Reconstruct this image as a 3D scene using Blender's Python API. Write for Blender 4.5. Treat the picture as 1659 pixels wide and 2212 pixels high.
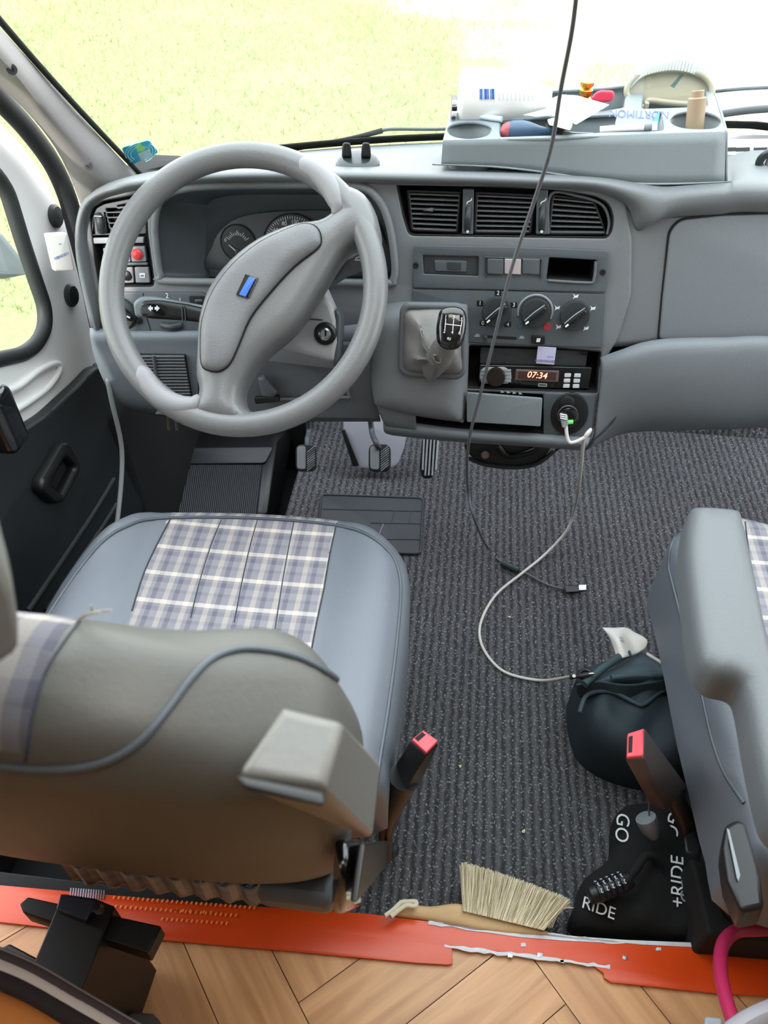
import bpy, bmesh, math, random
import numpy as np
from mathutils import Vector, Matrix
from mathutils.geometry import delaunay_2d_cdt
from mathutils.bvhtree import BVHTree
random.seed(4); np.random.seed(4)
for _o in list(bpy.data.objects): bpy.data.objects.remove(_o)
SC = bpy.context.scene; COL = SC.collection

# ------------------------------------------------------------------ camera
FPX = 1660.0; PITCH = math.radians(43.8); YAW = math.radians(6.45); CH = 1.30
cam_d = bpy.data.cameras.new('camera'); cam = bpy.data.objects.new('camera', cam_d); COL.objects.link(cam)
cam.location = (0, 0, CH); cam.rotation_euler = (math.pi/2-PITCH, 0, YAW)
cam_d.sensor_fit = 'HORIZONTAL'; cam_d.sensor_width = 27.0; cam_d.lens = 27.0*FPX/1659.0
cam_d.clip_start = .02; cam_d.clip_end = 500
cam_d.dof.use_dof = True; cam_d.dof.focus_distance = 1.25; cam_d.dof.aperture_fstop = 8.0
SC.camera = cam

# ------------------------------------------------------------------ world, sun, added overhead fill lamp
wd = bpy.data.worlds.new('sky'); SC.world = wd; wd.use_nodes = True
_n = wd.node_tree.nodes; _l = wd.node_tree.links
_bg = _n['Background']; _tc = _n.new('ShaderNodeTexCoord'); _sx = _n.new('ShaderNodeSeparateXYZ'); _cr = _n.new('ShaderNodeValToRGB')
_l.new(_tc.outputs['Generated'], _sx.inputs[0]); _l.new(_sx.outputs['Z'], _cr.inputs[0])
_cr.color_ramp.elements[0].position = 0.0; _cr.color_ramp.elements[0].color = (1, .985, .965, 1)
_cr.color_ramp.elements[1].position = .6; _cr.color_ramp.elements[1].color = (.88, .93, 1, 1)
_l.new(_cr.outputs[0], _bg.inputs[0]); _bg.inputs[1].default_value = 5.6
sun_d = bpy.data.lights.new('sun', 'SUN'); sun_d.energy = 5.0; sun_d.angle = .02; sun_d.color = (1, .95, .86)
sun = bpy.data.objects.new('sun', sun_d); COL.objects.link(sun); sun.rotation_euler = (math.radians(60), 0, math.radians(-20))
def area(name, loc, rot, sx, sy, e, col):
    d = bpy.data.lights.new(name, 'AREA'); d.shape = 'RECTANGLE'; d.size = sx; d.size_y = sy; d.energy = e; d.color = col
    o = bpy.data.objects.new(name, d); COL.objects.link(o); o.location = loc; o.rotation_euler = rot; return o
area('overhead_fill', (.1, .05, 1.93), (0, 0, 0), .7, .5, 8.0, (1, .96, .92))  # added fill above the camera, brightens seats and floor
vs = SC.view_settings; vs.view_transform = 'Standard'; vs.look = 'None'; vs.gamma = 1; vs.exposure = 0.0; vs.use_curve_mapping = False
SC.cycles.use_denoising = True; SC.cycles.max_bounces = 8; SC.cycles.diffuse_bounces = 4; SC.cycles.transparent_max_bounces = 12
SC.cycles.sample_clamp_indirect = 6.0; SC.cycles.caustics_reflective = False; SC.cycles.caustics_refractive = False

# ------------------------------------------------------------------ helpers: view rays and planes
cp, sp, cy, sy = math.cos(PITCH), math.sin(PITCH), math.cos(YAW), math.sin(YAW)
CAM = Vector((0, 0, CH))
def ray(px, py):
    x = (px-829.5)/FPX; u = (1106-py)/FPX
    f = cp+sp*u
    return Vector((x*cy-f*sy, x*sy+f*cy, -sp+cp*u))
def at(px, py, x=None, y=None, z=None, d=None):
    r = ray(px, py)
    if d is None:
        if x is not None: d = x/r.x
        elif y is not None: d = y/r.y
        else: d = (z-CH)/r.z
    return CAM+r*d
class Fr:
    def __init__(s, o, n, up=(0, 0, 1)):
        s.o = Vector(o); s.n = Vector(n).normalized(); up = Vector(up)
        s.u = up.cross(s.n).normalized(); s.v = s.n.cross(s.u).normalized()
    def sh(s, off): return Fr(s.o+s.n*off, s.n, s.v)
    def w(s, u, v, h=0): return s.o+s.u*u+s.v*v+s.n*h
    def hit(s, px, py, off=0):
        r = ray(px, py); o = s.o+s.n*off
        return CAM+r*((o-CAM).dot(s.n)/r.dot(s.n))
    def p(s, px, py, off=0):
        q = s.hit(px, py, off)-s.o
        return (q.dot(s.u), q.dot(s.v))
    def P(s, pts, off=0): return [s.p(a[0], a[1], off) for a in pts]
def sm(pts, n=6, closed=True):
    P = [Vector(p) for p in pts]; N = len(P); out = []
    rng = range(N) if closed else range(N-1)
    for i in rng:
        g = (lambda k: P[k % N]) if closed else (lambda k: P[max(0, min(N-1, k))])
        a, b, c, d = g(i-1), g(i), g(i+1), g(i+2)
        for k in range(n):
            t = k/n
            out.append(.5*((2*b)+(c-a)*t+(2*a-5*b+4*c-d)*t*t+(3*b-a-3*c+d)*t**3))
    if not closed: out.append(P[-1])
    return out
def rc(pts, r, n=5):
    """round the corners of a closed polygon; r may be a list"""
    P = [Vector(p) for p in pts]; N = len(P); out = []
    for i in range(N):
        a, b, c = P[i-1], P[i], P[(i+1) % N]; rr = r[i] if isinstance(r, (list, tuple)) else r
        e = min(rr, (a-b).length*.48, (c-b).length*.48)
        p = b+(a-b).normalized()*e; q = b+(c-b).normalized()*e
        if rr <= 0: out.append(b); continue
        for k in range(n+1):
            t = k/n; out.append(p*(1-t)**2+b*2*t*(1-t)+q*t*t)
    return out
def rect(cx, cy_, w, h): return [(cx-w/2, cy_-h/2), (cx+w/2, cy_-h/2), (cx+w/2, cy_+h/2), (cx-w/2, cy_+h/2)]
def circ(c, r, n=32, ry=None): return [(c[0]+r*math.cos(2*math.pi*k/n), c[1]+(ry or r)*math.sin(2*math.pi*k/n)) for k in range(n)]

# ------------------------------------------------------------------ helpers: materials
MATS = {}
def hexc(h):
    h = h.lstrip('#'); c = [int(h[i:i+2], 16)/255 for i in (0, 2, 4)]
    return [((v+.055)/1.055)**2.4 if v > .04045 else v/12.92 for v in c]+[1]
def mat(name, col, rough=.6, bump=0, bscale=400, metal=0, spec=.5, vary=0, vscale=8, coat=0, emit=None, es=1):
    if name in MATS: return MATS[name]
    m = bpy.data.materials.new(name); m.use_nodes = True; MATS[name] = m
    N = m.node_tree.nodes; L = m.node_tree.links; b = N['Principled BSDF']
    c = hexc(col) if isinstance(col, str) else list(col)+[1]*(4-len(col))
    b.inputs['Base Color'].default_value = c; b.inputs['Roughness'].default_value = rough
    b.inputs['Metallic'].default_value = metal; b.inputs['Specular IOR Level'].default_value = spec; b.inputs['Coat Weight'].default_value = coat
    tc = N.new('ShaderNodeTexCoord')
    if vary:
        nz = N.new('ShaderNodeTexNoise'); nz.inputs['Scale'].default_value = vscale; nz.inputs['Detail'].default_value = 5
        L.new(tc.outputs['Object'], nz.inputs['Vector'])
        mx = N.new('ShaderNodeMix'); mx.data_type = 'RGBA'
        mx.inputs[6].default_value = [max(0, v*(1-vary)) for v in c[:3]]+[1]; mx.inputs[7].default_value = [min(1, v*(1+vary)) for v in c[:3]]+[1]
        L.new(nz.outputs[0], mx.inputs[0]); L.new(mx.outputs[2], b.inputs['Base Color'])
    if bump:
        nz = N.new('ShaderNodeTexNoise'); nz.inputs['Scale'].default_value = bscale; nz.inputs['Detail'].default_value = 3
        L.new(tc.outputs['Object'], nz.inputs['Vector'])
        bp = N.new('ShaderNodeBump'); bp.inputs['Strength'].default_value = bump; bp.inputs['Distance'].default_value = .001
        L.new(nz.outputs[0], bp.inputs['Height']); L.new(bp.outputs[0], b.inputs['Normal'])
    if emit:
        b.inputs['Emission Color'].default_value = hexc(emit); b.inputs['Emission Strength'].default_value = es
    return m

# ------------------------------------------------------------------ helpers: objects
WL = {}
def thing(name, label, cat, loc, group=None):
    o = bpy.data.objects.new(name, None); COL.objects.link(o); o.location = loc; o.empty_display_size = .02
    o['label'] = label; o['category'] = cat
    if group: o['group'] = group
    WL[o.name] = Vector(loc); return o
def tag(o, label, cat, group=None, kind=None):
    o['label'] = label; o['category'] = cat
    if group: o['group'] = group
    if kind: o['kind'] = kind
    return o
def struct(o): o['kind'] = 'structure'; return o
def mk(name, V, F, m, parent=None, smooth=True, ang=40, uv=None, sub=0, bev=0, bseg=2, solid=0, mats=None, mi=None, label=None, soff=-1):
    V = [Vector(v) for v in V]
    xs = [v.x for v in V]; ys = [v.y for v in V]; zs = [v.z for v in V]
    c = Vector(((min(xs)+max(xs))/2, (min(ys)+max(ys))/2, min(zs)))
    me = bpy.data.meshes.new(name); me.from_pydata([v-c for v in V], [], F)
    if uv is not None:
        ul = me.uv_layers.new(name='UVMap')
        for li, lp in enumerate(me.loops): ul.data[li].uv = uv[lp.vertex_index]
    if smooth:
        me.shade_smooth()
        try: me.set_sharp_from_angle(angle=math.radians(ang))
        except Exception: pass
    ms = mats or [m]
    for q in ms: me.materials.append(q)
    if mi is not None:
        for p, k in zip(me.polygons, mi): p.material_index = k
    me.update()
    o = bpy.data.objects.new(name, me); COL.objects.link(o)
    if parent is not None: o.parent = parent; o.location = c-WL[parent.name]
    else: o.location = c
    WL[o.name] = c
    if solid: md = o.modifiers.new('s', 'SOLIDIFY'); md.thickness = solid; md.offset = soff
    if bev: md = o.modifiers.new('b', 'BEVEL'); md.width = bev; md.segments = bseg; md.limit_method = 'ANGLE'; md.angle_limit = math.radians(35)
    if sub: md = o.modifiers.new('u', 'SUBSURF'); md.levels = sub; md.render_levels = sub
    if label: o['label'] = label
    return o
def _conv(cu, M):
    t = bpy.data.objects.new('tmp', cu); COL.objects.link(t)
    dg = bpy.context.evaluated_depsgraph_get(); dg.update()
    me = bpy.data.meshes.new_from_object(t.evaluated_get(dg))
    V = [M(v.co) for v in me.vertices]; F = [list(p.vertices) for p in me.polygons]
    bpy.data.objects.remove(t); bpy.data.meshes.remove(me); bpy.data.curves.remove(cu)
    return V, F
def plate(name, fr, outline, m, parent=None, holes=(), t=.006, bev=.0015, off=0, px=True, seg=2, **kw):
    """a flat plate of real thickness whose front face lies in the plane fr+off"""
    cu = bpy.data.curves.new('c', 'CURVE'); cu.dimensions = '2D'; cu.fill_mode = 'BOTH'
    for loop in [outline]+list(holes):
        pts = fr.P(loop, off) if px else [(p[0], p[1]) for p in loop]
        s = cu.splines.new('POLY'); s.points.add(len(pts)-1); s.use_cyclic_u = True
        for k, q in enumerate(pts): s.points[k].co = (q[0], q[1], 0, 1)
    bev = min(bev, t*.45)
    cu.extrude = t/2-bev; cu.bevel_depth = bev; cu.bevel_resolution = seg; cu.offset = -bev
    V, F = _conv(cu, lambda c: fr.w(c.x, c.y, c.z+off-t/2))
    bm = bmesh.new(); vs_ = [bm.verts.new(v) for v in V]
    for f in F:
        try: bm.faces.new([vs_[i] for i in f])
        except ValueError: pass
    bmesh.ops.remove_doubles(bm, verts=bm.verts, dist=1e-5)
    bmesh.ops.recalc_face_normals(bm, faces=bm.faces)
    bm.verts.index_update(); V = [v.co.copy() for v in bm.verts]; F = [[v.index for v in f.verts] for f in bm.faces]; bm.free()
    return mk(name, V, F, m, parent, ang=30, **kw)
def text(body, fr, px, py, size, m, parent, off=0, rot=0, name='lettering', ext=.0002, uvpos=None, shear=0):
    cu = bpy.data.curves.new('t', 'FONT'); cu.body = body; cu.size = size; cu.align_x = 'CENTER'; cu.align_y = 'CENTER'; cu.extrude = ext; cu.shear = shear
    u0, v0 = uvpos if uvpos else fr.p(px, py, off); c, s = math.cos(rot), math.sin(rot)
    V, F = _conv(cu, lambda q: fr.w(u0+q.x*c-q.y*s, v0+q.x*s+q.y*c, off+q.z+ext))
    if not V: return None
    return mk(name, V, F, m, parent, smooth=False)
def tube(name, pts, r, m, parent=None, n=10, k=6, closed=False, smoothp=True, rr=None, cap=True, **kw):
    P = sm(pts, k, closed) if smoothp else [Vector(p) for p in pts]
    N = len(P); V = []; F = []; nor = None
    for i in range(N):
        a = P[i-1] if (i > 0 or closed) else P[i]; b = P[(i+1) % N] if (i < N-1 or closed) else P[i]
        t = (b-a).normalized()
        if nor is None: nor = t.orthogonal().normalized()
        nor = (nor-t*nor.dot(t)).normalized(); bi = t.cross(nor)
        ra = r if rr is None else float(np.interp(i/(N-1), np.linspace(0, 1, len(rr)), rr))
        for j in range(n):
            an = 2*math.pi*j/n; V.append(P[i]+nor*math.cos(an)*ra+bi*math.sin(an)*ra)
    for i in range(N if closed else N-1):
        for j in range(n):
            a = i*n+j; b = i*n+(j+1) % n; c = ((i+1) % N)*n+(j+1) % n; d = ((i+1) % N)*n+j
            F.append([a, b, c, d])
    if not closed and cap: F.append(list(range(n))[::-1]); F.append([(N-1)*n+j for j in range(n)])
    return mk(name, V, F, m, parent, ang=60, **kw)
def box(name, c, s, m, parent=None, rot=None, bev=.003, bseg=2, **kw):
    R = rot.to_matrix() if hasattr(rot, 'to_matrix') else (rot or Matrix.Identity(3))
    V = [Vector(c)+R@Vector((sx*s[0]/2, sy_*s[1]/2, sz*s[2]/2)) for sx in (-1, 1) for sy_ in (-1, 1) for sz in (-1, 1)]
    F = [[0, 1, 3, 2], [4, 6, 7, 5], [0, 4, 5, 1], [2, 3, 7, 6], [0, 2, 6, 4], [1, 5, 7, 3]]
    return mk(name, V, F, m, parent, bev=bev, bseg=bseg, **kw)
def hull(name, pts, m, parent=None, bev=.004, bseg=3, sub=0, **kw):
    bm = bmesh.new()
    for p in pts: bm.verts.new(p)
    r = bmesh.ops.convex_hull(bm, input=bm.verts)
    bmesh.ops.delete(bm, geom=[g for g in r['geom_interior'] if isinstance(g, bmesh.types.BMVert)], context='VERTS')
    bmesh.ops.dissolve_limit(bm, angle_limit=math.radians(4), verts=bm.verts, edges=bm.edges)
    bmesh.ops.recalc_face_normals(bm, faces=bm.faces)
    bm.verts.index_update(); V = [v.co.copy() for v in bm.verts]; F = [[v.index for v in f.verts] for f in bm.faces]; bm.free()
    return mk(name, V, F, m, parent, bev=bev, bseg=bseg, sub=sub, **kw)
def lathe(name, base, axis, prof, m, parent=None, n=32, **kw):
    """prof: (radius, height) pairs along axis"""
    ax = Vector(axis).normalized(); e = ax.orthogonal().normalized(); g = ax.cross(e); V = []; F = []
    for r, h in prof:
        for j in range(n):
            a = 2*math.pi*j/n; V.append(Vector(base)+ax*h+e*math.cos(a)*max(r, 1e-4)+g*math.sin(a)*max(r, 1e-4))
    for i in range(len(prof)-1):
        for j in range(n): F.append([i*n+j, i*n+(j+1) % n, (i+1)*n+(j+1) % n, (i+1)*n+j])
    F.append(list(range(n))[::-1]); F.append([(len(prof)-1)*n+j for j in range(n)])
    return mk(name, V, F, m, parent, ang=35, **kw)
def loft(name, rows, m, parent=None, nu=6, nv=4, solid=.004, closed=False, soff=-1, **kw):
    """smooth surface through rows of 3-D points (all rows the same count)"""
    R = [sm(r, nu, closed) for r in rows]; M_ = len(R[0])
    cols = [sm([r[j] for r in R], nv, False) for j in range(M_)]; K = len(cols[0])
    V = [cols[j][i] for i in range(K) for j in range(M_)]; F = []
    for i in range(K-1):
        for j in range(M_ if closed else M_-1):
            F.append([i*M_+j, i*M_+(j+1) % M_, (i+1)*M_+(j+1) % M_, (i+1)*M_+j])
    return mk(name, V, F, m, parent, solid=solid, ang=50, soff=soff, **kw)
def inside(poly, x, y):
    c = False; n = len(poly)
    for i in range(n):
        x1, y1 = poly[i][0], poly[i][1]; x2, y2 = poly[i-1][0], poly[i-1][1]
        if (y1 > y) != (y2 > y) and x < (x2-x1)*(y-y1)/(y2-y1+1e-12)+x1: c = not c
    return c
def puff(name, fr, out, h, w, m, parent=None, step=.01, off=0, skirt=0, px=True, pw=2.2, hf=None, lines=(), split=(), bottom=True, uv=False, flare=0, **kw):
    """cushion-like body: a filled outline whose surface rises from its edge (height h over the width w), with side walls of depth skirt.
    split: (name, material, polygon) regions become part objects of their own"""
    O = fr.P(out, off) if px else [(p[0], p[1]) for p in out]
    def res(L, closed):
        R = []; n = len(L)
        for i in range(n if closed else n-1):
            a = L[i]; b = L[(i+1) % n]; d = math.hypot(b[0]-a[0], b[1]-a[1]); k = max(1, int(round(d/step)))
            for j in range(k): R.append((a[0]+(b[0]-a[0])*j/k, a[1]+(b[1]-a[1])*j/k))
        if not closed: R.append(L[-1])
        return R
    area_ = sum(O[i-1][0]*O[i][1]-O[i][0]*O[i-1][1] for i in range(len(O)))
    if area_ < 0: O = O[::-1]
    B = res(O, True); nb = len(B)
    A = np.array(B); A2 = np.roll(A, -1, 0)
    def dist(x, y):
        d = A2-A; t = np.clip(((x-A[:, 0])*d[:, 0]+(y-A[:, 1])*d[:, 1])/((d**2).sum(1)+1e-12), 0, 1)
        return float(np.sqrt(((A[:, 0]+t*d[:, 0]-x)**2+(A[:, 1]+t*d[:, 1]-y)**2).min()))
    verts = list(B); edges = [(i, (i+1) % nb) for i in range(nb)]
    sp_uv = [(s[0], s[1], fr.P(s[2], off) if px else s[2]) for s in split]
    for s in sp_uv:
        L = [q for q in res(list(s[2]), True)]; k0 = len(verts)
        for i, q in enumerate(L):
            if inside(O, *q) and dist(*q) > step*.55: verts.append(q)
    sgn = 1
    T = (np.roll(A, -1, 0)-np.roll(A, 1, 0)); T /= np.linalg.norm(T, axis=1)[:, None]+1e-12; NI = np.stack([-T[:, 1], T[:, 0]], 1)
    nb0 = len(verts); last = 0
    for kk, fr_w in enumerate((.06, .18, .36, .62)):
        o_d = w*fr_w
        if kk and o_d-last < step*.25: continue
        last = o_d; keepn = 0
        for i in range(nb):
            x, y = A[i]+NI[i]*o_d
            if inside(O, x, y) and dist(x, y) > o_d*.93:
                cand = np.array(verts[nb:]) if len(verts) > nb else None
                lim = min(step*.5, o_d*.8)
                if cand is None or ((cand[:, 0]-x)**2+(cand[:, 1]-y)**2).min() > (lim*.6)**2: verts.append((x, y))
    ring_in = last
    x0, x1 = A[:, 0].min(), A[:, 0].max(); y0, y1 = A[:, 1].min(), A[:, 1].max()
    nx = int((x1-x0)/step)+1; ny = int((y1-y0)/step)+1; row = 0
    ex = np.array(verts[nb:]) if len(verts) > nb else None
    for j in range(ny+1):
        for i in range(nx+1):
            x = x0+(i+.5*(j % 2))*step; y = y0+j*step*.9
            if inside(O, x, y) and dist(x, y) > ring_in+step*.4:
                if ex is None or ((ex[:, 0]-x)**2+(ex[:, 1]-y)**2).min() > (step*.5)**2: verts.append((x, y))
    # rings near the edge keep the rounding smooth
    r = delaunay_2d_cdt([Vector(v) for v in verts], edges, [], 1, 1e-6)
    P2, F = r[0], r[2]
    H = []
    for q in P2:
        d = dist(q.x, q.y); t = min(d/w, 1); z = h*(1-(1-t)**pw)**(1/pw) if t > 0 else 0
        if hf: z += hf(q.x, q.y, d)
        H.append(z)
    V = [fr.w(q.x, q.y, off+z) for q, z in zip(P2, H)]; UV = [(q.x, q.y) for q in P2]
    F = [list(f) for f in F]
    F = [f if (P2[f[1]]-P2[f[0]]).cross(P2[f[2]]-P2[f[0]]) > 0 else f[::-1] for f in F]
    lab = []
    for f in F:
        cx = sum(P2[i].x for i in f)/len(f); cyy = sum(P2[i].y for i in f)/len(f); k = 0
        for si, s in enumerate(sp_uv):
            if inside(s[2], cx, cyy): k = si+1
        lab.append(k)
    bv = BVHTree.FromPolygons(V, F)
    FM = [f for f, k in zip(F, lab) if k == 0]
    Vm = list(V); UVm = list(UV)
    if skirt:
        bi = {}
        for q_i, q in enumerate(P2):
            pass
        idx = [min(range(len(P2)), key=lambda k, b=b: (P2[k].x-b[0])**2+(P2[k].y-b[1])**2) for b in B]
        cxm, cym = A[:, 0].mean(), A[:, 1].mean(); k0 = len(Vm)
        for b in B:
            Vm.append(fr.w(b[0]+(b[0]-cxm)*flare, b[1]+(b[1]-cym)*flare, off-skirt)); UVm.append(b)
        for i in range(nb): FM.append([idx[i], k0+i, k0+(i+1) % nb, idx[(i+1) % nb]])
        if bottom: FM.append([k0+i for i in range(nb)][::-1])
    def compact(Vv, Ff, Uu):
        us = sorted({i for f in Ff for i in f}); mp = {a: b for b, a in enumerate(us)}
        return [Vv[i] for i in us], [[mp[i] for i in f] for f in Ff], [Uu[i] for i in us]
    a, b, c = compact(Vm, FM, UVm)
    o = mk(name, a, b, m, parent, uv=c, ang=kw.pop('ang', 50), **kw)
    subs = []
    for si, s in enumerate(sp_uv):
        FS = [f for f, k in zip(F, lab) if k == si+1]
        if FS:
            a, b, c = compact(V, FS, UV); subs.append(mk(s[0], a, b, s[1], parent if parent is not None else o, uv=c, ang=50))
    o_bvh[o.name] = bv
    return (o, bv, subs)
o_bvh = {}
def onsurf(bv, pts, lift=0.0):
    out = []
    for p in pts:
        h = bv.ray_cast(CAM, ray(p[0], p[1]).normalized())
        if h[0] is not None: out.append(h[0]+(h[1] if h[1].dot(ray(p[0], p[1])) < 0 else -h[1])*lift)
    return out
def bvh_of(o):
    dg = bpy.context.evaluated_depsgraph_get(); dg.update(); ev = o.evaluated_get(dg); me = ev.to_mesh(); w = WL[o.name]
    V = [v.co+w for v in me.vertices]; F = [list(p.vertices) for p in me.polygons]; ev.to_mesh_clear()
    return BVHTree.FromPolygons(V, F)
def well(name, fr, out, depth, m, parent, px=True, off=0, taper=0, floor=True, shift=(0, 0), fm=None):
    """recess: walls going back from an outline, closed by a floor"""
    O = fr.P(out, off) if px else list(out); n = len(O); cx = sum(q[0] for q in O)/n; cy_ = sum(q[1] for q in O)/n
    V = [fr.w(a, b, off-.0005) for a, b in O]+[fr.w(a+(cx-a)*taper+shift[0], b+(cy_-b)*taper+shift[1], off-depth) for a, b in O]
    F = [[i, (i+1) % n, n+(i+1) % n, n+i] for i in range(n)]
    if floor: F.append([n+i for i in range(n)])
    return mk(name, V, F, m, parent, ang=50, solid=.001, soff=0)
# ------------------------------------------------------------------ materials
DASH = mat('dash_plastic', '#6b6f72', .55, .35, 700)
DASH2 = mat('dash_plastic_deep', '#595d61', .6, .3, 700)
PANEL = mat('dark_panel_plastic', '#4b5257', .5, .25, 700)
TRAYM = mat('organizer_plastic', '#838c90', .5, .3, 600)
BLACK = mat('black_plastic', '#111315', .42)
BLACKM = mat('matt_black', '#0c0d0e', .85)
DGREY = mat('dark_grey_plastic', '#2e3336', .5, .2, 500)
GLOSSB = mat('gloss_black', '#0e1012', .12, coat=.6)
WHEELM = mat('wheel_foam', '#6c6d6e', .3, .3, 500)
PADM = mat('wheel_pad', '#696a6c', .5, .4, 350)
GRIPM = mat('wheel_grip', '#858588', .5)
VINYL = mat('seat_vinyl', '#666c75', .42, .3, 260, vary=.08)
VINYLB = mat('seat_vinyl_shaded', '#555450', .5, .25, 260, vary=.08)  # same vinyl as the cushions, shade of the back put into its colour
PIPE = mat('seat_piping', '#4a5158', .4)
SEAM = mat('seam_thread', '#33383f', .8)
ARMM = mat('armrest_vinyl', '#6f7375', .5, .35, 300)
WHITEP = mat('white_paint', '#f0f1f0', .35, coat=.2)
WHITE = mat('white_plastic', '#eeeeec', .4)
WHITEB = mat('bottle_white', '#f4f3ef', .35)
PAPER = mat('paper', '#f5f4f1', .8)
PILLAR = mat('pillar_trim', '#8f8b8c', .75, .3, 500)
RUBBER = mat('rubber', '#25282a', .6)
DOORB = mat('door_trim_black', '#1d2326', .5, .4, 300)
METAL = mat('bare_metal', '#9a9da0', .3, metal=1)
CHROME = mat('chrome', '#d8dadc', .12, metal=1)
BRASS = mat('brass', '#c08a3e', .3, metal=1)
RED = mat('red_plastic', '#c8202c', .4)
PINKR = mat('buckle_red', '#e0404c', .4)
MARK = mat('white_marking', '#dfe3e6', .6)
DIM = mat('grey_marking', '#8d949a', .6)
BLUE = mat('blue_badge', '#2f62b8', .35)
BEIGE = mat('beige_plastic', '#a18b72', .5)
CREAM = mat('cream_plastic', '#aaa28e', .45)
ORANGE = mat('orange_red_paint', '#d64612', .3, vary=.12, vscale=14)
GREYC = mat('white_cable', '#cfcbc8', .5)
BRISTLE = mat('bristle', '#d9cfb4', .7)
WOODH = mat('brush_wood', '#cba878', .55, vary=.12, vscale=20)
BAGM = mat('bag_fabric', '#25333a', .75, .5, 500)
FABB = mat('black_fabric', '#08090a', .9, .5, 300)
GREEN = mat('green_glow', '#4fae55', .4, emit='#5fd06a', es=.6)
LEDR = mat('clock_digits', '#ffb7a0', .4, emit='#ff8f70', es=3.0)
LENS = mat('cluster_face', '#3a4044', .35, .1, 300)
NAVY = mat('navy_handle', '#3c5570', .4)
TAPE = mat('chipped_white', '#d3d6dc', .6, vary=.2, vscale=60)
PINKH = mat('pink_hose', '#b62a58', .35)

def glass_mat(name, tint=(1, 1, 1, 1), g=.06):
    m = bpy.data.materials.new(name); m.use_nodes = True; N = m.node_tree.nodes; L = m.node_tree.links; N.remove(N['Principled BSDF'])
    t = N.new('ShaderNodeBsdfTransparent'); t.inputs[0].default_value = tint; q = N.new('ShaderNodeBsdfGlossy'); q.inputs['Roughness'].default_value = .02
    lw = N.new('ShaderNodeLayerWeight'); lw.inputs[0].default_value = .5; mx = N.new('ShaderNodeMixShader')
    pw_ = N.new('ShaderNodeMath'); pw_.operation = 'POWER'; pw_.inputs[1].default_value = 4; L.new(lw.outputs['Facing'], pw_.inputs[0])
    ml_ = N.new('ShaderNodeMath'); ml_.operation = 'MULTIPLY_ADD'; ml_.inputs[1].default_value = .35; ml_.inputs[2].default_value = .02; L.new(pw_.outputs[0], ml_.inputs[0]); L.new(ml_.outputs[0], mx.inputs[0]); L.new(t.outputs[0], mx.inputs[1]); L.new(q.outputs[0], mx.inputs[2]); L.new(mx.outputs[0], N['Material Output'].inputs[0]); return m
GLASS = glass_mat('window_glass', (.97, 1, .98, 1))

def plaid_mat(name, dark=1.0, P=.052):
    m = bpy.data.materials.new(name); m.use_nodes = True; N = m.node_tree.nodes; L = m.node_tree.links; b = N['Principled BSDF']
    b.inputs['Roughness'].default_value = .9; b.inputs['Specular IOR Level'].default_value = .15
    uv = N.new('ShaderNodeUVMap'); s = N.new('ShaderNodeSeparateXYZ'); L.new(uv.outputs[0], s.inputs[0])
    def band(out, per, stops, ph=0):
        a = N.new('ShaderNodeMath'); a.operation = 'MULTIPLY_ADD'; a.inputs[1].default_value = 1/per; a.inputs[2].default_value = 40+ph; L.new(out, a.inputs[0])
        f = N.new('ShaderNodeMath'); f.operation = 'FRACT'; L.new(a.outputs[0], f.inputs[0])
        r = N.new('ShaderNodeValToRGB'); r.color_ramp.interpolation = 'CONSTANT'; e = r.color_ramp.elements
        e[0].position = stops[0][0]; e[0].color = hexc(stops[0][1]); e[1].position = stops[1][0]; e[1].color = hexc(stops[1][1])
        for p, c in stops[2:]:
            q = e.new(p); q.color = hexc(c)
        L.new(f.outputs[0], r.inputs[0]); return r.outputs[0]
    U = band(s.outputs['X'], P*.62, [(0, '#9091a0'), (.20, '#c4beba'), (.44, '#9394a2'), (.64, '#62637a'), (.86, '#9091a0')])
    W = band(s.outputs['Y'], P*.98, [(0, '#efe9e2'), (.14, '#9495a0'), (.40, '#848592'), (.52, '#9c9da6'), (.74, '#7e7f8e'), (.90, '#9495a0')])
    mx = N.new('ShaderNodeMix'); mx.data_type = 'RGBA'; mx.inputs[0].default_value = .48; L.new(U, mx.inputs[6]); L.new(W, mx.inputs[7])
    ml = N.new('ShaderNodeMix'); ml.data_type = 'RGBA'; ml.blend_type = 'MULTIPLY'; ml.inputs[0].default_value = 1; ml.inputs[7].default_value = (dark, dark*.96, dark*.9, 1)
    L.new(mx.outputs[2], ml.inputs[6]); L.new(ml.outputs[2], b.inputs['Base Color'])
    wv = N.new('ShaderNodeTexNoise'); wv.inputs['Scale'].default_value = 900; bp = N.new('ShaderNodeBump'); bp.inputs['Strength'].default_value = .3; bp.inputs['Distance'].default_value = .0008
    tc = N.new('ShaderNodeTexCoord'); L.new(tc.outputs['Object'], wv.inputs['Vector']); L.new(wv.outputs[0], bp.inputs['Height']); L.new(bp.outputs[0], b.inputs['Normal'])
    return m
PLAID = plaid_mat('plaid_fabric', .80)
PLAID2 = plaid_mat('plaid_fabric_shaded', .55, .085)  # same plaid at a larger scale, darkened for the shaded backrest

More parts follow.
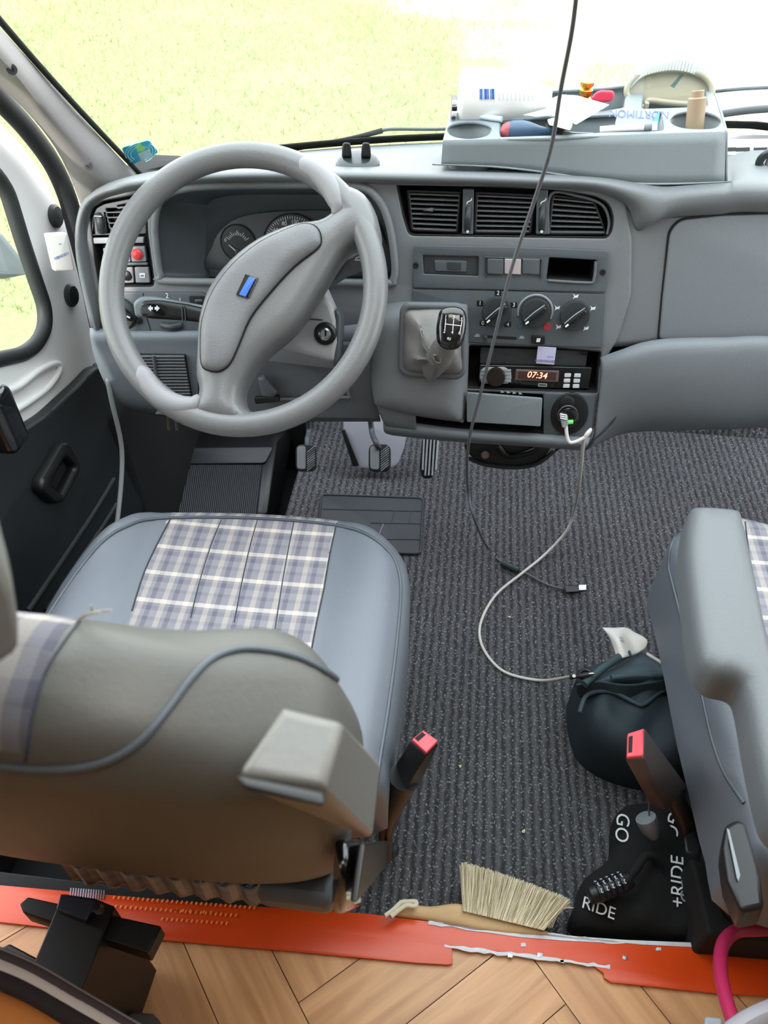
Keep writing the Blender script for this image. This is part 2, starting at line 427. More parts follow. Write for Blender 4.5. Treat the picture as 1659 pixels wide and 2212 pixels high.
def carpet_mat():
    m = bpy.data.materials.new('ribbed_carpet'); m.use_nodes = True; N = m.node_tree.nodes; L = m.node_tree.links; b = N['Principled BSDF']
    b.inputs['Roughness'].default_value = .95; b.inputs['Specular IOR Level'].default_value = .15
    tc = N.new('ShaderNodeTexCoord'); s = N.new('ShaderNodeSeparateXYZ'); L.new(tc.outputs['Object'], s.inputs[0])
    nz = N.new('ShaderNodeTexNoise'); nz.inputs['Scale'].default_value = 60; nz.inputs['Detail'].default_value = 4; L.new(tc.outputs['Object'], nz.inputs['Vector'])
    a = N.new('ShaderNodeMath'); a.operation = 'MULTIPLY_ADD'; a.inputs[1].default_value = 2*math.pi/.0165; L.new(s.outputs['X'], a.inputs[0])
    nn = N.new('ShaderNodeMath'); nn.operation = 'MULTIPLY'; nn.inputs[1].default_value = 4.5; L.new(nz.outputs[0], nn.inputs[0]); L.new(nn.outputs[0], a.inputs[2])
    sn = N.new('ShaderNodeMath'); sn.operation = 'SINE'; L.new(a.outputs[0], sn.inputs[0])
    r = N.new('ShaderNodeValToRGB'); r.color_ramp.elements[0].position = 0; r.color_ramp.elements[0].color = hexc('#3b3b3d'); r.color_ramp.elements[1].position = .9; r.color_ramp.elements[1].color = hexc('#606063')
    h = N.new('ShaderNodeMath'); h.operation = 'MULTIPLY_ADD'; h.inputs[1].default_value = .5; h.inputs[2].default_value = .5; L.new(sn.outputs[0], h.inputs[0]); L.new(h.outputs[0], r.inputs[0])
    n2 = N.new('ShaderNodeTexNoise'); n2.inputs['Scale'].default_value = 260; n2.inputs['Detail'].default_value = 2; L.new(tc.outputs['Object'], n2.inputs['Vector'])
    g = N.new('ShaderNodeValToRGB'); g.color_ramp.elements[0].position = .58; g.color_ramp.elements[0].color = (0, 0, 0, 1); g.color_ramp.elements[1].position = .66; g.color_ramp.elements[1].color = (1, 1, 1, 1); L.new(n2.outputs[0], g.inputs[0])
    mx = N.new('ShaderNodeMix'); mx.data_type = 'RGBA'; mx.inputs[7].default_value = hexc('#93969a'); L.new(g.outputs[0], mx.inputs[0]); L.new(r.outputs[0], mx.inputs[6])
    n3 = N.new('ShaderNodeTexNoise'); n3.inputs['Scale'].default_value = 3; n3.inputs['Detail'].default_value = 5; L.new(tc.outputs['Object'], n3.inputs['Vector'])
    m2 = N.new('ShaderNodeMix'); m2.data_type = 'RGBA'; m2.blend_type = 'MULTIPLY'; m2.inputs[0].default_value = .5; L.new(mx.outputs[2], m2.inputs[6]); L.new(n3.outputs[0], m2.inputs[7])
    L.new(m2.outputs[2], b.inputs['Base Color'])
    ad = N.new('ShaderNodeMath'); ad.operation = 'ADD'; L.new(h.outputs[0], ad.inputs[0]); L.new(n2.outputs[0], ad.inputs[1])
    bp = N.new('ShaderNodeBump'); bp.inputs['Strength'].default_value = .8; bp.inputs['Distance'].default_value = .002; L.new(ad.outputs[0], bp.inputs['Height']); L.new(bp.outputs[0], b.inputs['Normal'])
    return m
CARPET = carpet_mat()

def plank_mat():
    m = bpy.data.materials.new('herringbone_wood'); m.use_nodes = True; N = m.node_tree.nodes; L = m.node_tree.links; b = N['Principled BSDF']
    b.inputs['Roughness'].default_value = .38
    uv = N.new('ShaderNodeUVMap'); mp = N.new('ShaderNodeMapping'); mp.inputs['Scale'].default_value = (3.5, 42, 1); L.new(uv.outputs[0], mp.inputs[0])
    nz = N.new('ShaderNodeTexNoise'); nz.inputs['Scale'].default_value = 1; nz.inputs['Detail'].default_value = 6; nz.inputs['Distortion'].default_value = .6; L.new(mp.outputs[0], nz.inputs['Vector'])
    r = N.new('ShaderNodeValToRGB'); r.color_ramp.elements[0].position = .3; r.color_ramp.elements[0].color = hexc('#b07d50'); r.color_ramp.elements[1].position = .72; r.color_ramp.elements[1].color = hexc('#dcaa78'); L.new(nz.outputs[0], r.inputs[0])
    at_ = N.new('ShaderNodeAttribute'); at_.attribute_name = 'tone'
    ml = N.new('ShaderNodeMix'); ml.data_type = 'RGBA'; ml.blend_type = 'MULTIPLY'; ml.inputs[0].default_value = 1; L.new(r.outputs[0], ml.inputs[6]); L.new(at_.outputs['Color'], ml.inputs[7]); L.new(ml.outputs[2], b.inputs['Base Color'])
    return m
PLANK = plank_mat()

def ground_mat():
    m = bpy.data.materials.new('meadow_ground'); m.use_nodes = True; N = m.node_tree.nodes; L = m.node_tree.links; b = N['Principled BSDF']
    b.inputs['Roughness'].default_value = 1; b.inputs['Specular IOR Level'].default_value = 0
    g = N.new('ShaderNodeNewGeometry'); s = N.new('ShaderNodeSeparateXYZ'); L.new(g.outputs['Position'], s.inputs[0])
    n1 = N.new('ShaderNodeTexNoise'); n1.inputs['Scale'].default_value = 1.1; n1.inputs['Detail'].default_value = 8; n1.inputs['Roughness'].default_value = .65; L.new(g.outputs['Position'], n1.inputs['Vector'])
    n2 = N.new('ShaderNodeTexNoise'); n2.inputs['Scale'].default_value = 22; n2.inputs['Detail'].default_value = 8; n2.inputs['Roughness'].default_value = .75; L.new(g.outputs['Position'], n2.inputs['Vector'])
    r = N.new('ShaderNodeValToRGB'); e = r.color_ramp.elements; e[0].position = .34; e[0].color = hexc('#75795a'); e[1].position = .66; e[1].color = hexc('#8f8d68')
    q = e.new(.5); q.color = hexc('#7e8560'); L.new(n2.outputs[0], r.inputs[0])
    # bare sandy track: to the right, further off
    a = N.new('ShaderNodeMath'); a.operation = 'MULTIPLY_ADD'; a.inputs[1].default_value = .55; a.inputs[2].default_value = 0; L.new(s.outputs['Y'], a.inputs[0])
    c = N.new('ShaderNodeMath'); c.operation = 'MULTIPLY_ADD'; c.inputs[1].default_value = 1.0; L.new(s.outputs['X'], c.inputs[0]); L.new(a.outputs[0], c.inputs[2])
    d = N.new('ShaderNodeMath'); d.operation = 'MULTIPLY_ADD'; d.inputs[1].default_value = 3.4; L.new(n1.outputs[0], d.inputs[0]); L.new(c.outputs[0], d.inputs[2])
    t = N.new('ShaderNodeMapRange'); t.inputs['From Min'].default_value = 6.1; t.inputs['From Max'].default_value = 7.3; L.new(d.outputs[0], t.inputs['Value'])
    mx = N.new('ShaderNodeMix'); mx.data_type = 'RGBA'; mx.inputs[7].default_value = hexc('#b5a898'); L.new(t.outputs[0], mx.inputs[0]); L.new(r.outputs[0], mx.inputs[6])
    n4 = N.new('ShaderNodeTexNoise'); n4.inputs['Scale'].default_value = .7; n4.inputs['Detail'].default_value = 6; L.new(g.outputs['Position'], n4.inputs['Vector'])
    r4 = N.new('ShaderNodeValToRGB'); r4.color_ramp.elements[0].position = .52; r4.color_ramp.elements[0].color = (0, 0, 0, 1); r4.color_ramp.elements[1].position = .62; r4.color_ramp.elements[1].color = (.8, .8, .8, 1); L.new(n4.outputs[0], r4.inputs[0])
    m2 = N.new('ShaderNodeMix'); m2.data_type = 'RGBA'; m2.inputs[7].default_value = hexc('#8f8268'); L.new(r4.outputs[0], m2.inputs[0]); L.new(mx.outputs[2], m2.inputs[6])
    L.new(m2.outputs[2], b.inputs['Base Color']); return m

# ------------------------------------------------------------------ outside
gz = -.62
ground = mk('ground', [(-40, -20, gz), (40, -20, gz), (40, 80, gz), (-40, 80, gz)], [[0, 1, 2, 3]], ground_mat(), smooth=False); struct(ground)
V = []; F = []
GR = [mat('grass_green', '#727c4c', .9), mat('grass_straw', '#a19a6c', .9), mat('grass_light', '#8a9560', .9)]; MI = []
for i in range(34000):
    y = 3.2+random.random()**1.3*9; x = -7+random.random()*11
    if x+.55*y > 4.6+random.random()*2: continue
    h = random.uniform(.02, .08); a = random.random()*6.28; w = .004; lx, ly = random.uniform(-.05, .05), random.uniform(-.05, .05); k = len(V)
    V += [(x-w*math.cos(a), y-w*math.sin(a), gz), (x+w*math.cos(a), y+w*math.sin(a), gz), (x+lx, y+ly, gz+h)]; F.append([k, k+1, k+2]); MI.append(random.choice([0, 0, 1, 2, 2]))
g = mk('grass', V, F, None, mats=GR, mi=MI, smooth=False); tag(g, 'sunlit tufted meadow grass growing on the ground beyond the windscreen', 'grass', kind='stuff')

# ------------------------------------------------------------------ van shell
XR = 1.03; XL = -.76
fl = box('floor_carpet', (.33, .93, -.01), (1.44, 1.66, .02), CARPET, bev=0); fl.name = 'floor_cab'; WL['floor_cab'] = WL.get('floor_carpet', Vector()); struct(fl)
sw = box('floor_step_well', (-.575, .95, -.16), (.37, 1.7, .02), BLACKM, bev=0); struct(sw)
ri = box('trim_step_riser', (-.385, .95, -.09), (.012, 1.7, .14), BLACKM, bev=.002); struct(ri)
# living area floor: herringbone planks
V = []; F = []; UVs = []; TN = []
Lp, Wp = .42, .105; c45, s45 = math.cos(math.radians(40)), math.sin(math.radians(40)); zt = .045
def addp(cx, cy_, ang):
    k = len(V); tone = random.uniform(.86, 1.08); du = random.random()*9; dv = random.random()*9
    for sx, sy_ in ((-1, -1), (1, -1), (1, 1), (-1, 1)):
        a = sx*(Lp/2-.0007); b = sy_*(Wp/2-.0007); X = cx+a*math.cos(ang)-b*math.sin(ang); Y = cy_+a*math.sin(ang)+b*math.cos(ang)
        V.append((X*c45-Y*s45-.1, X*s45+Y*c45+.06, zt)); UVs.append((a+du, b+dv)); TN.append((tone, tone*random.uniform(.98, 1), tone, 1))
    F.append([k, k+1, k+2, k+3])
for i in range(-40, 41):
    for j in range(-4, 5):
        bx = i*Wp+j*2*Lp; by = i*Wp
        addp(bx+Lp/2, by+Wp/2, 0); addp(bx+Lp+Wp/2, by+Wp-Lp/2, math.pi/2)
keep = [f for f in F if any(-1.1 < V[i][0] < 1.4 and -1.4 < V[i][1] < .80 for i in f)]
ids = sorted({i for f in keep for i in f}); mp_ = {a: b for b, a in enumerate(ids)}
# planks are cut straight where they meet the threshold
Vc = [(V[i][0], V[i][1], V[i][2]) for i in ids]
wf = mk('floor_living_area', Vc, [[mp_[i] for i in f] for f in keep], PLANK, uv=[UVs[i] for i in ids], smooth=False)
ca = wf.data.color_attributes.new('tone', 'FLOAT_COLOR', 'POINT')
for k, i in enumerate(ids): ca.data[k].color = TN[i]
bm = bmesh.new(); bm.from_mesh(wf.data); w0 = WL[wf.name]
bmesh.ops.bisect_plane(bm, geom=bm.verts[:]+bm.edges[:]+bm.faces[:], plane_co=Vector((0, .385, 0))-w0, plane_no=(0, 1, 0), clear_outer=True)
bm.to_mesh(wf.data); bm.free()
struct(wf)
sb = box('floor_subfloor', (.1, -.55, .02), (2.4, 1.84, .045), mat('plank_joint', '#6d4a30', .7), bev=0); struct(sb)
st = box('trim_step_edge', (.135, .40, .018), (1.78, .03, .045), BLACKM, bev=.002); struct(st)
# walls, roof
LIN = mat('lining', '#a89a88', .8)
struct(box('wall_left', (-.80, -.85, .95), (.04, 2.3, 1.95), LIN, bev=0)); struct(box('wall_right', (1.06, -.85, .95), (.04, 2.3, 1.95), LIN, bev=0))
struct(box('wall_left', (-.79, .45, 1.65), (.03, .50, .65), LIN, bev=0)); struct(box('wall_right', (1.045, .42, 1.65), (.03, .50, .65), LIN, bev=0))
struct(box('wall_back', (.24, -2.0, .95), (2.1, .04, 1.95), LIN, bev=0))
struct(box('ceiling', (.24, -.80, 1.97), (2.12, 2.4, .04), LIN, bev=0))
struct(mk('ceiling_cab', [(-.8, .42, 1.97), (1.28, .42, 1.97), (1.0, .40, 1.60), (-.62, .40, 1.60)], [[0, 1, 2, 3]], LIN, solid=.02))

# windscreen
base_px = [(310, 388, 1.36), (500, 345, 1.42), (720, 320, 1.46), (950, 306, 1.49), (1300, 298, 1.48), (1700, 290, 1.42)]
ws_base = [at(a, b, y=c) for a, b, c in base_px]+[Vector((.97, 1.30, .80))]
ws_top = [Vector((-.50, .47, 1.56)), Vector((-.25, .42, 1.60)), Vector((0, .40, 1.61)), Vector((.2, .40, 1.61)), Vector((.55, .42, 1.60)), Vector((.80, .46, 1.57)), Vector((.97, .52, 1.52))]
edge0 = at(0, 52, y=1.05)
ws_mid = [ws_base[i].lerp(ws_top[i], .42) for i in range(7)]
off_ = edge0-(ws_base[0].lerp(ws_top[0], .42)); 
ws_mid[0] = edge0; ws_mid[1] += off_*.5
WS = loft('window_1', [ws_base, ws_mid, ws_top], GLASS, nu=5, nv=6, solid=.004); struct(WS)
wsb = bvh_of(WS)
wsl = [ws_base[0], edge0, ws_top[0]]

# frit band and bottom seal of the windscreen
frit = loft('trim_1', [[p+Vector((0, .004, .001)) for p in ws_base], [p+(t-p)*.035+Vector((0, .004, .004)) for p, t in zip(ws_base, ws_mid)]], BLACKM, nu=6, nv=2, solid=.003); struct(frit)
tb = tube('trim_2', [p+Vector((.004, 0, 0)) for p in sm([ws_base[0], edge0, ws_top[0]], 8, False)], .0045, BLACKM, n=8, k=2); struct(tb)

# left A pillar: runs from the glass edge to the door seal
pil_o = [at(310, 396, y=1.34), at(160, 235, y=1.20), at(0, 60, y=1.035), at(-260, -225, y=.80)]
pil_m = [at(245, 418, y=1.27), at(110, 260, y=1.135), at(0, 125, y=.99), at(-300, -140, y=.76)]
pil_i = [at(178, 448, y=1.20), at(150, 345, y=1.135), at(85, 245, y=1.05), at(-20, 165, y=.95)]
pil_i = [at(178, 450, x=-.66), at(120, 320, x=-.665), at(0, 185, x=-.67), at(-300, -60, x=-.675)]
pl = loft('wall_front_pillar', [pil_o, pil_m, pil_i], PILLAR, nu=6, nv=5, solid=.006); struct(pl); plb = bvh_of(pl)
for a, b in ((24, 149), (191, 357)):
    q = onsurf(plb, [(a, b)], .001)
    if q: o = lathe('trim_3', q[0], ray(a, b)*-1, [(.0065, -.002), (.0065, .001), (.003, .0012), (.002, -.001)], DGREY, n=16); struct(o)
# door: white frame with the window opening
D = Fr((-.745, 1.0, .8), (1, -.02, .05)); D.u, D.v = D.u, D.v
door_out = [(-260, -40), (0, 262), (58, 322), (102, 392), (128, 455), (160, 500), (230, 560), (330, 800), (300, 1300), (60, 1500), (-900, 1500), (-900, 400)]
win = [(-700, 250), (-300, 200), (-60, 330), (10, 395), (48, 520), (78, 610), (97, 665), (97, 710), (78, 745), (50, 765), (0, 775), (-200, 830), (-700, 900)]
dp = plate('door_1', D, rc(door_out, 30), WHITEP, holes=[rc(win, 40)], t=.014, bev=.004); struct(dp)
# pressed swage on the white door panel
sg = tube('swage', [D.hit(a, b, .003) for a, b in [(0, 905), (60, 870), (105, 835), (128, 800), (122, 785), (85, 800), (40, 835), (0, 850)]], .006, WHITEP, dp, n=8)
ws_ = tube('window_seal', [D.hit(a, b, -.004) for a, b in rc(win, 40)], .013, RUBBER, dp, closed=True, k=1, n=10)
gl = plate('window_pane', D, rc(win, 40), GLASS, dp, t=.004, bev=.0005, off=-.012)
rs = tube('door_seal', [at(a, b, x=-.70) for a, b in [(-280, -40), (-120, 90), (0, 215), (60, 280), (112, 352), (145, 425), (165, 500), (190, 600), (215, 720)]], .016, RUBBER, dp, k=5, n=12)
# black lower trim with the pocket handle
dl_out = [(214, 788), (180, 825), (105, 895), (0, 962), (-400, 1120), (-400, 1700), (60, 1500), (330, 1300), (300, 1000), (262, 800)]
dl = plate('door_trim', D, rc(dl_out, 18), DOORB, dp, t=.03, bev=.008, off=.024)
ho = [(92, 1040), (140, 958), (152, 955), (176, 1000), (178, 1016), (140, 1086), (125, 1090), (92, 1062)]
hb = plate('pull_handle', D, rc(ho, 10), BLACK, dp, holes=[rc([(112, 1044), (145, 985), (166, 1010), (135, 1070)], 8)], t=.03, bev=.008, off=.045)
hp = plate('pull_recess', D, rc([(108, 1044), (145, 980), (170, 1008), (135, 1076)], 8), BLACKM, dp, t=.004, off=.026)
for a in ([(60, 1320), (130, 1215), (200, 1110), (245, 1035)], [(100, 1320), (150, 1240), (215, 1145), (250, 1090)]):
    tube('trim_rib', [D.hit(x, y, .026) for x, y in a], .006, DOORB, dp, n=8, k=4)
for a, b, r in ((119, 467, .020), (153, 638, .021), (208, 798, .013)):
    lathe('door_buffer', D.hit(a, b, .002), D.n, [(r, -.004), (r, .003), (r*.8, .007), (.001, .0085)], DGREY, dp, n=24)
kn = thing('window_crank', 'dark rounded window winder knob at left edge on the door', 'window winder', D.hit(-8, 905, .05))
hull('knob', [D.hit(-8, 905, .09)+Vector((dx*.028, dy*.026, dz*.05)) for dx in (-1, 1) for dy in (-1, 1) for dz in (-1, 1)], GLOSSB, kn, bev=.014, bseg=4)
tube('crank_arm', [D.hit(-14, 905, .024), D.hit(-12, 905, .07)], .008, BLACK, kn, smoothp=False)
# foam body of the mirror outside
mi = thing('door_mirror', 'grey exterior mirror arm seen through the left door window', 'mirror', at(-30, 560, x=-.98))
hull('mirror_housing', [at(a, b, x=x) for a, b, x in [(-260, 450, -1.0), (0, 500, -1.0), (48, 560, -1.0), (56, 596, -1.0), (20, 604, -1.0), (-260, 600, -1.0), (-260, 450, -1.1), (0, 500, -1.1), (40, 560, -1.1), (-260, 600, -1.1)]], mat('mirror_grey', '#6c7479', .6), mi, bev=.012)
# right door, out of the frame, with its window opening
struct(plate('door_2', Fr((XR, .9, .8), (-1, 0, 0)), [(-.6, -.95), (.6, -.95), (.6, .75), (-.6, .75)], WHITEP, holes=[rc([(-.45, 0), (.45, .0), (.45, .6), (-.1, .6)], .06)], px=False, t=.03))
# front bulkhead under the dash
struct(box('wall_front', (.15, 1.80, .22), (1.85, .04, .80), BLACKM, bev=0))
toe = mk('wall_toe_board', [(-.39, 1.75, 0.001), (1.04, 1.75, .001), (1.04, 1.78, .28), (-.39, 1.78, .28)], [[0, 1, 2, 3]], CARPET, smooth=False, solid=.01); struct(toe)
# left footwell: black housing with a ribbed foot pad
fw = thing('foot_rest', 'black moulded foot rest with fine vertical ribs in left footwell', 'foot rest', (-.52, 1.3, -.12))
FP = Fr(at(470, 1045, z=-.03), (0, -.35, 1))
hull('housing', [FP.hit(a, b, 0) for a, b in [(352, 950), (598, 940), (575, 1115), (350, 1120)]]+[FP.hit(a, b, -.08) for a, b in [(345, 900), (640, 900), (600, 1140), (345, 1140)]], BLACK, fw, bev=.012)
V = []; F = []
NR = 46
for i in range(NR):
    for s_, (hh) in ((0, 0), (.5, .0018)):
        for e in (0, 1):
            t = (i+s_)/NR; a = (378+(568-378)*t, 1004) if e == 0 else (362+(555-362)*t, 1118); V.append(FP.hit(a[0], a[1], .003+hh))
for i in range(2*NR-1): F.append([2*i, 2*i+1, 2*i+3, 2*i+2])
mk('ribbed_pad', V, F, mat('ribbed_rubber', '#2b3033', .35), fw, smooth=False, solid=.002)
plate('pad_bezel', FP, rc([(366, 968), (590, 965), (572, 1000), (374, 1002)], 8), DGREY, fw, t=.006, off=.006)
struct(box('trim_wheel_arch', (-.73, 1.42, .10), (.10, .50, .55), BLACKM, bev=.03)); struct(box('trim_sill', (-.755, .8, -.11), (.03, 1.5, .30), BLACKM, bev=.004)); struct(box('wall_footwell_front', (-.57, 1.66, .1), (.36, .03, .6), BLACKM, bev=0))
cb = thing('door_cable', 'thin grey cable hanging from dash down the left footwell', 'cable', at(250, 1130, x=-.62))
tube('cord', [at(a, b, x=-.60) for a, b in [(228, 790), (240, 860), (262, 960), (262, 1040), (252, 1140)]], .0045, mat('grey_cord', '#8b8f91', .6), cb, n=8)
# ------------------------------------------------------------------ dashboard
F0 = Fr((.06, 1.12, .80), (0, -math.cos(math.radians(15)), math.sin(math.radians(15))))
DB = thing('dashboard', 'full width grey moulded van dashboard under the windscreen', 'dashboard', (.10, 1.25, .45))
H = F0.hit
# upper pad
R0 = [H(a, b, -.006) for a, b in [(226, 716), (196, 560), (190, 480), (225, 432), (330, 410), (500, 398), (700, 398), (850, 400), (1000, 403), (1150, 408), (1280, 418), (1350, 446), (1375, 500), (1430, 474), (1550, 466), (1700, 462)]]
R1 = [H(a, b, .016) for a, b in [(208, 712), (176, 560), (174, 478), (208, 425), (320, 398), (500, 386), (700, 386), (850, 389), (1000, 392), (1150, 397), (1285, 404), (1368, 432), (1410, 470), (1460, 450), (1560, 440), (1700, 436)]]
R2 = [H(a, b, .008) for a, b in [(196, 706), (165, 560), (166, 470), (198, 418), (315, 386), (500, 371), (700, 370), (850, 372), (1000, 375), (1150, 380), (1290, 387), (1375, 402), (1430, 412), (1480, 408), (1570, 402), (1700, 398)]]
R3 = [at(a, b, y=c) for a, b, c in [(196, 700, 1.09), (168, 556, 1.155), (172, 462, 1.17), (205, 412, 1.18), (318, 380, 1.18), (500, 363, 1.18), (700, 360, 1.19), (850, 362, 1.19), (1000, 366, 1.19), (1150, 370, 1.19), (1290, 376, 1.20), (1375, 384, 1.20), (1430, 388, 1.21), (1480, 384, 1.21), (1570, 374, 1.22), (1700, 366, 1.22)]]
R4 = [at(a, b, y=c) for a, b, c in [(200, 690, 1.13), (178, 540, 1.21), (180, 448, 1.24), (215, 404, 1.25), (320, 372, 1.27), (500, 352, 1.29), (700, 345, 1.30), (850, 343, 1.30), (1000, 345, 1.30), (1150, 348, 1.30), (1290, 350, 1.30), (1375, 352, 1.30), (1430, 352, 1.30), (1480, 350, 1.30), (1570, 346, 1.30), (1700, 342, 1.30)]]
R5 = [at(a, b, y=c) for a, b, c in [(206, 680, 1.16), (190, 530, 1.235), (200, 440, 1.27), (235, 400, 1.29), (325, 380, 1.35), (500, 343, 1.41), (700, 322, 1.45), (850, 312, 1.47), (1000, 306, 1.48), (1150, 303, 1.48), (1290, 301, 1.475), (1375, 299, 1.47), (1430, 298, 1.46), (1480, 297, 1.46), (1570, 295, 1.45), (1700, 292, 1.42)]]
def ext_(row, x=1.0, dy=0): row.append(Vector((x, row[-1].y+dy, row[-1].z)))
for r_ in (R0, R1, R2, R3, R4, R5): ext_(r_)
upper = loft('upper_pad', [R0, R1, R2, R3, R4, R5], DASH, DB, nu=4, nv=4, solid=.006)
upb = bvh_of(upper)
# main fascia with its openings
fas = [(172, 505), (186, 452), (215, 428), (310, 404), (500, 392), (700, 391), (860, 393), (1100, 397), (1290, 408), (1352, 436), (1366, 520), (1364, 640), (1335, 735), (1300, 790), (1296, 850), (1276, 958), (1150, 950), (1005, 938), (860, 915), (828, 850), (806, 720), (640, 720), (205, 722), (186, 620)]
binn = [(334, 500), (338, 455), (352, 428), (395, 408), (480, 401), (640, 399), (770, 402), (818, 432), (842, 490), (853, 570), (850, 603), (835, 612), (700, 610), (372, 608), (348, 595), (340, 560)]
lv = [(194, 470), (200, 450), (222, 434), (312, 417), (314, 420), (318, 505), (332, 606), (330, 618), (214, 620), (204, 560)]
cv = [(857, 398), (1010, 402), (1195, 410), (1285, 424), (1316, 440), (1325, 470), (1322, 498), (1312, 514), (1180, 512), (884, 508), (872, 470)]
rp = [(1014, 746), (1200, 752), (1298, 760), (1291, 848), (1100, 842), (1008, 838)]
sl = [(897, 890), (1008, 905), (1008, 846), (1172, 850), (1176, 900), (1176, 938), (1000, 928), (900, 916)]
SMB = sm(binn, 4); SMC = rc(cv, [4, 0, 0, 14, 18, 10, 10, 12, 0, 12, 8])
fasc = plate('fascia', F0, rc(fas, 12), DASH, DB, holes=[SMB, rc(lv, 8), SMC, rc(rp, 5), rc(sl, 6), rc([(1186, 556), (1290, 562), (1284, 610), (1180, 604)], 4)], t=.012, bev=.004, seg=3)
# raised lip round the binnacle
tube('binnacle_lip', [H(a, b, .002) for a, b in SMB], .006, DASH, DB, closed=True, k=1, n=10)
BD = .085
u0 = F0.P(SMB); fl_ = F0.P(sm([(446, 500), (446, 462), (450, 440), (468, 428), (520, 421), (640, 420), (770, 424), (815, 445), (838, 490), (850, 560), (850, 590), (838, 600), (700, 600), (520, 600), (462, 600), (450, 575)], 4), -BD)
V = [F0.w(a, b, -.002) for a, b in u0]+[F0.w(a, b, -BD) for a, b in fl_]; n_ = len(u0)
# both rings start at the same corner and have the same count
mk('binnacle_well', V, [[i, (i+1) % n_, n_+(i+1) % n_, n_+i] for i in range(n_)]+[[n_+i for i in range(n_)]], mat('binnacle_inner', '#454d52', .6, .2, 500), DB, ang=60, solid=.001, soff=0)
CL = F0.sh(-BD+.002)
cl = plate('instrument_cluster', CL, sm([(452, 588), (458, 530), (478, 495), (520, 468), (600, 456), (720, 455), (800, 470), (832, 520), (842, 590), (640, 597)], 5), LENS, DB, t=.008, off=.006)
plate('cluster_ledge', CL, rc([(452, 582), (640, 584), (640, 600), (450, 600)], 3), DGREY, DB, t=.012, off=.012)
def gauge(cx, cy_, rpx, nm):
    a, b = CL.p(cx, cy_, .007); r = rpx*1.27/1660
    g_ = plate(nm, CL, circ((a, b), r), DGREY, DB, t=.003, off=.009, px=False, bev=.0005)
    tube('gauge_ring', [CL.w(*q, .0092) for q in circ((a, b), r)], .0011, BLACK, g_, closed=True, k=1, n=6)
    return a, b, r, g_
a, b, r, g_ = gauge(514, 524, 37, 'fuel_gauge')
for k in range(13):
    t = math.radians(150-k*10); L_ = .0045 if k % 3 else .0075
    V = [CL.w(a+math.cos(t)*(r*.52+e)-math.sin(t)*s*.0004, b-r*.1+math.sin(t)*(r*.52+e)+math.cos(t)*s*.0004, .0095) for e, s in ((0, -1), (L_, -1), (L_, 1), (0, 1))]
    mk('tick_mark', V, [[0, 1, 2, 3]], MARK, g_, smooth=False, solid=.0002)
text('½', CL, 514, 503, .0075, MARK, g_, .0095); text('0', CL, 487, 519, .0075, MARK, g_, .0095)
tube('needle', [CL.hit(494, 529, .012), CL.hit(513, 545, .012)], .0008, MARK, g_, smoothp=False, n=6)
lathe('needle_hub', CL.hit(515, 547, .010), CL.n, [(.006, 0), (.006, .004), (.004, .005)], BLACK, g_, n=20)
a, b, r, g_ = gauge(634, 532, 66, 'speedometer')
for k in range(37):
    t = math.radians(205-k*5); L_ = .007 if k % 4 == 0 else .004
    V = [CL.w(a+math.cos(t)*(r*.93-e)-math.sin(t)*s*.0004, b+math.sin(t)*(r*.93-e)+math.cos(t)*s*.0004, .0095) for e, s in ((0, -1), (L_, -1), (L_, 1), (0, 1))]
    mk('tick_mark', V, [[3, 2, 1, 0]], MARK, g_, smooth=False, solid=.0002)
for s, x, y in (('60', 596, 497), ('80', 614, 483), ('100', 637, 480), ('120', 664, 488), ('40', 588, 518)): text(s, CL, x, y, .0085, MARK, g_, .0095)
text(')', CL, 842, 512, .012, MARK, DB, .01)
# clear cover of the instruments
plate('binnacle_panel', CL, sm([(822, 430), (838, 470), (850, 520), (853, 595), (846, 597), (838, 540), (828, 480)], 4), BLACK, DB, t=.006, off=.03)

# left vent and switches
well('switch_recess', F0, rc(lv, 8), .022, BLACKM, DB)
lp = plate('left_vent', F0, rc([(200, 470), (208, 450), (225, 441), (312, 424), (316, 505), (197, 509)], 5), DASH2, DB, holes=[[(206, 462), (222, 460), (226, 502), (208, 504)]]+[rc(q, 3) for q in ([(252, 444), (300, 434), (300, 440), (254, 449)], [(228, 450), (300, 448), (300, 456), (229, 458)], [(230, 461), (300, 459), (300, 467), (232, 469)], [(233, 472), (300, 471), (300, 479), (235, 481)], [(236, 484), (300, 483), (300, 491), (238, 493)], [(240, 496), (300, 495), (300, 502), (241, 502)])], t=.006, off=-.002)
tube('vent_wheel', [H(212, 464, -.002), H(216, 480, .004), H(219, 500, -.002)], .006, DGREY, lp, n=14)
for k in range(7): box('wheel_groove', H(211.5+k*1.3, 467+k*5, .006), (.011, .0012, .001), MARK if k == 0 else BLACK, lp, bev=0)
plate('switch_strip', F0, rc([(197, 514), (310, 512), (310, 525), (199, 527)], 2), mat('strip_grey', '#8d8f95', .5), DB, t=.006, off=-.002)
SWM = mat('switch_grey', '#7d7d84', .5)
def switch(pts, nm='switch_button'): return plate(nm, F0, rc(pts, 3), SWM, DB, t=.008, off=-.003, bev=.0012)
switch([(222, 536), (252, 535), (254, 566), (225, 567)])
s_ = switch([(255, 535), (278, 534), (282, 566), (257, 567)]); lathe('round_button', H(268, 551, -.003), F0.n, [(.007, 0), (.0065, .004), (.003, .0055)], DGREY, s_, n=20)
s_ = switch([(281, 533), (312, 532), (316, 565), (284, 566)]); o = lathe('hazard_button', H(297, 549, -.003), F0.n, [(.0085, 0), (.0085, .003), (.006, .006), (.001, .007)], mat('hazard_red', '#c03038', .3, emit='#ff5050', es=.15), s_, n=24); o['label'] = 'red round hazard button'
plate('bank_bar', F0, rc([(222, 568), (318, 567), (319, 573), (224, 575)], 2), DASH2, DB, t=.005, off=-.002)
switch([(228, 579), (254, 578), (257, 611), (232, 612)])
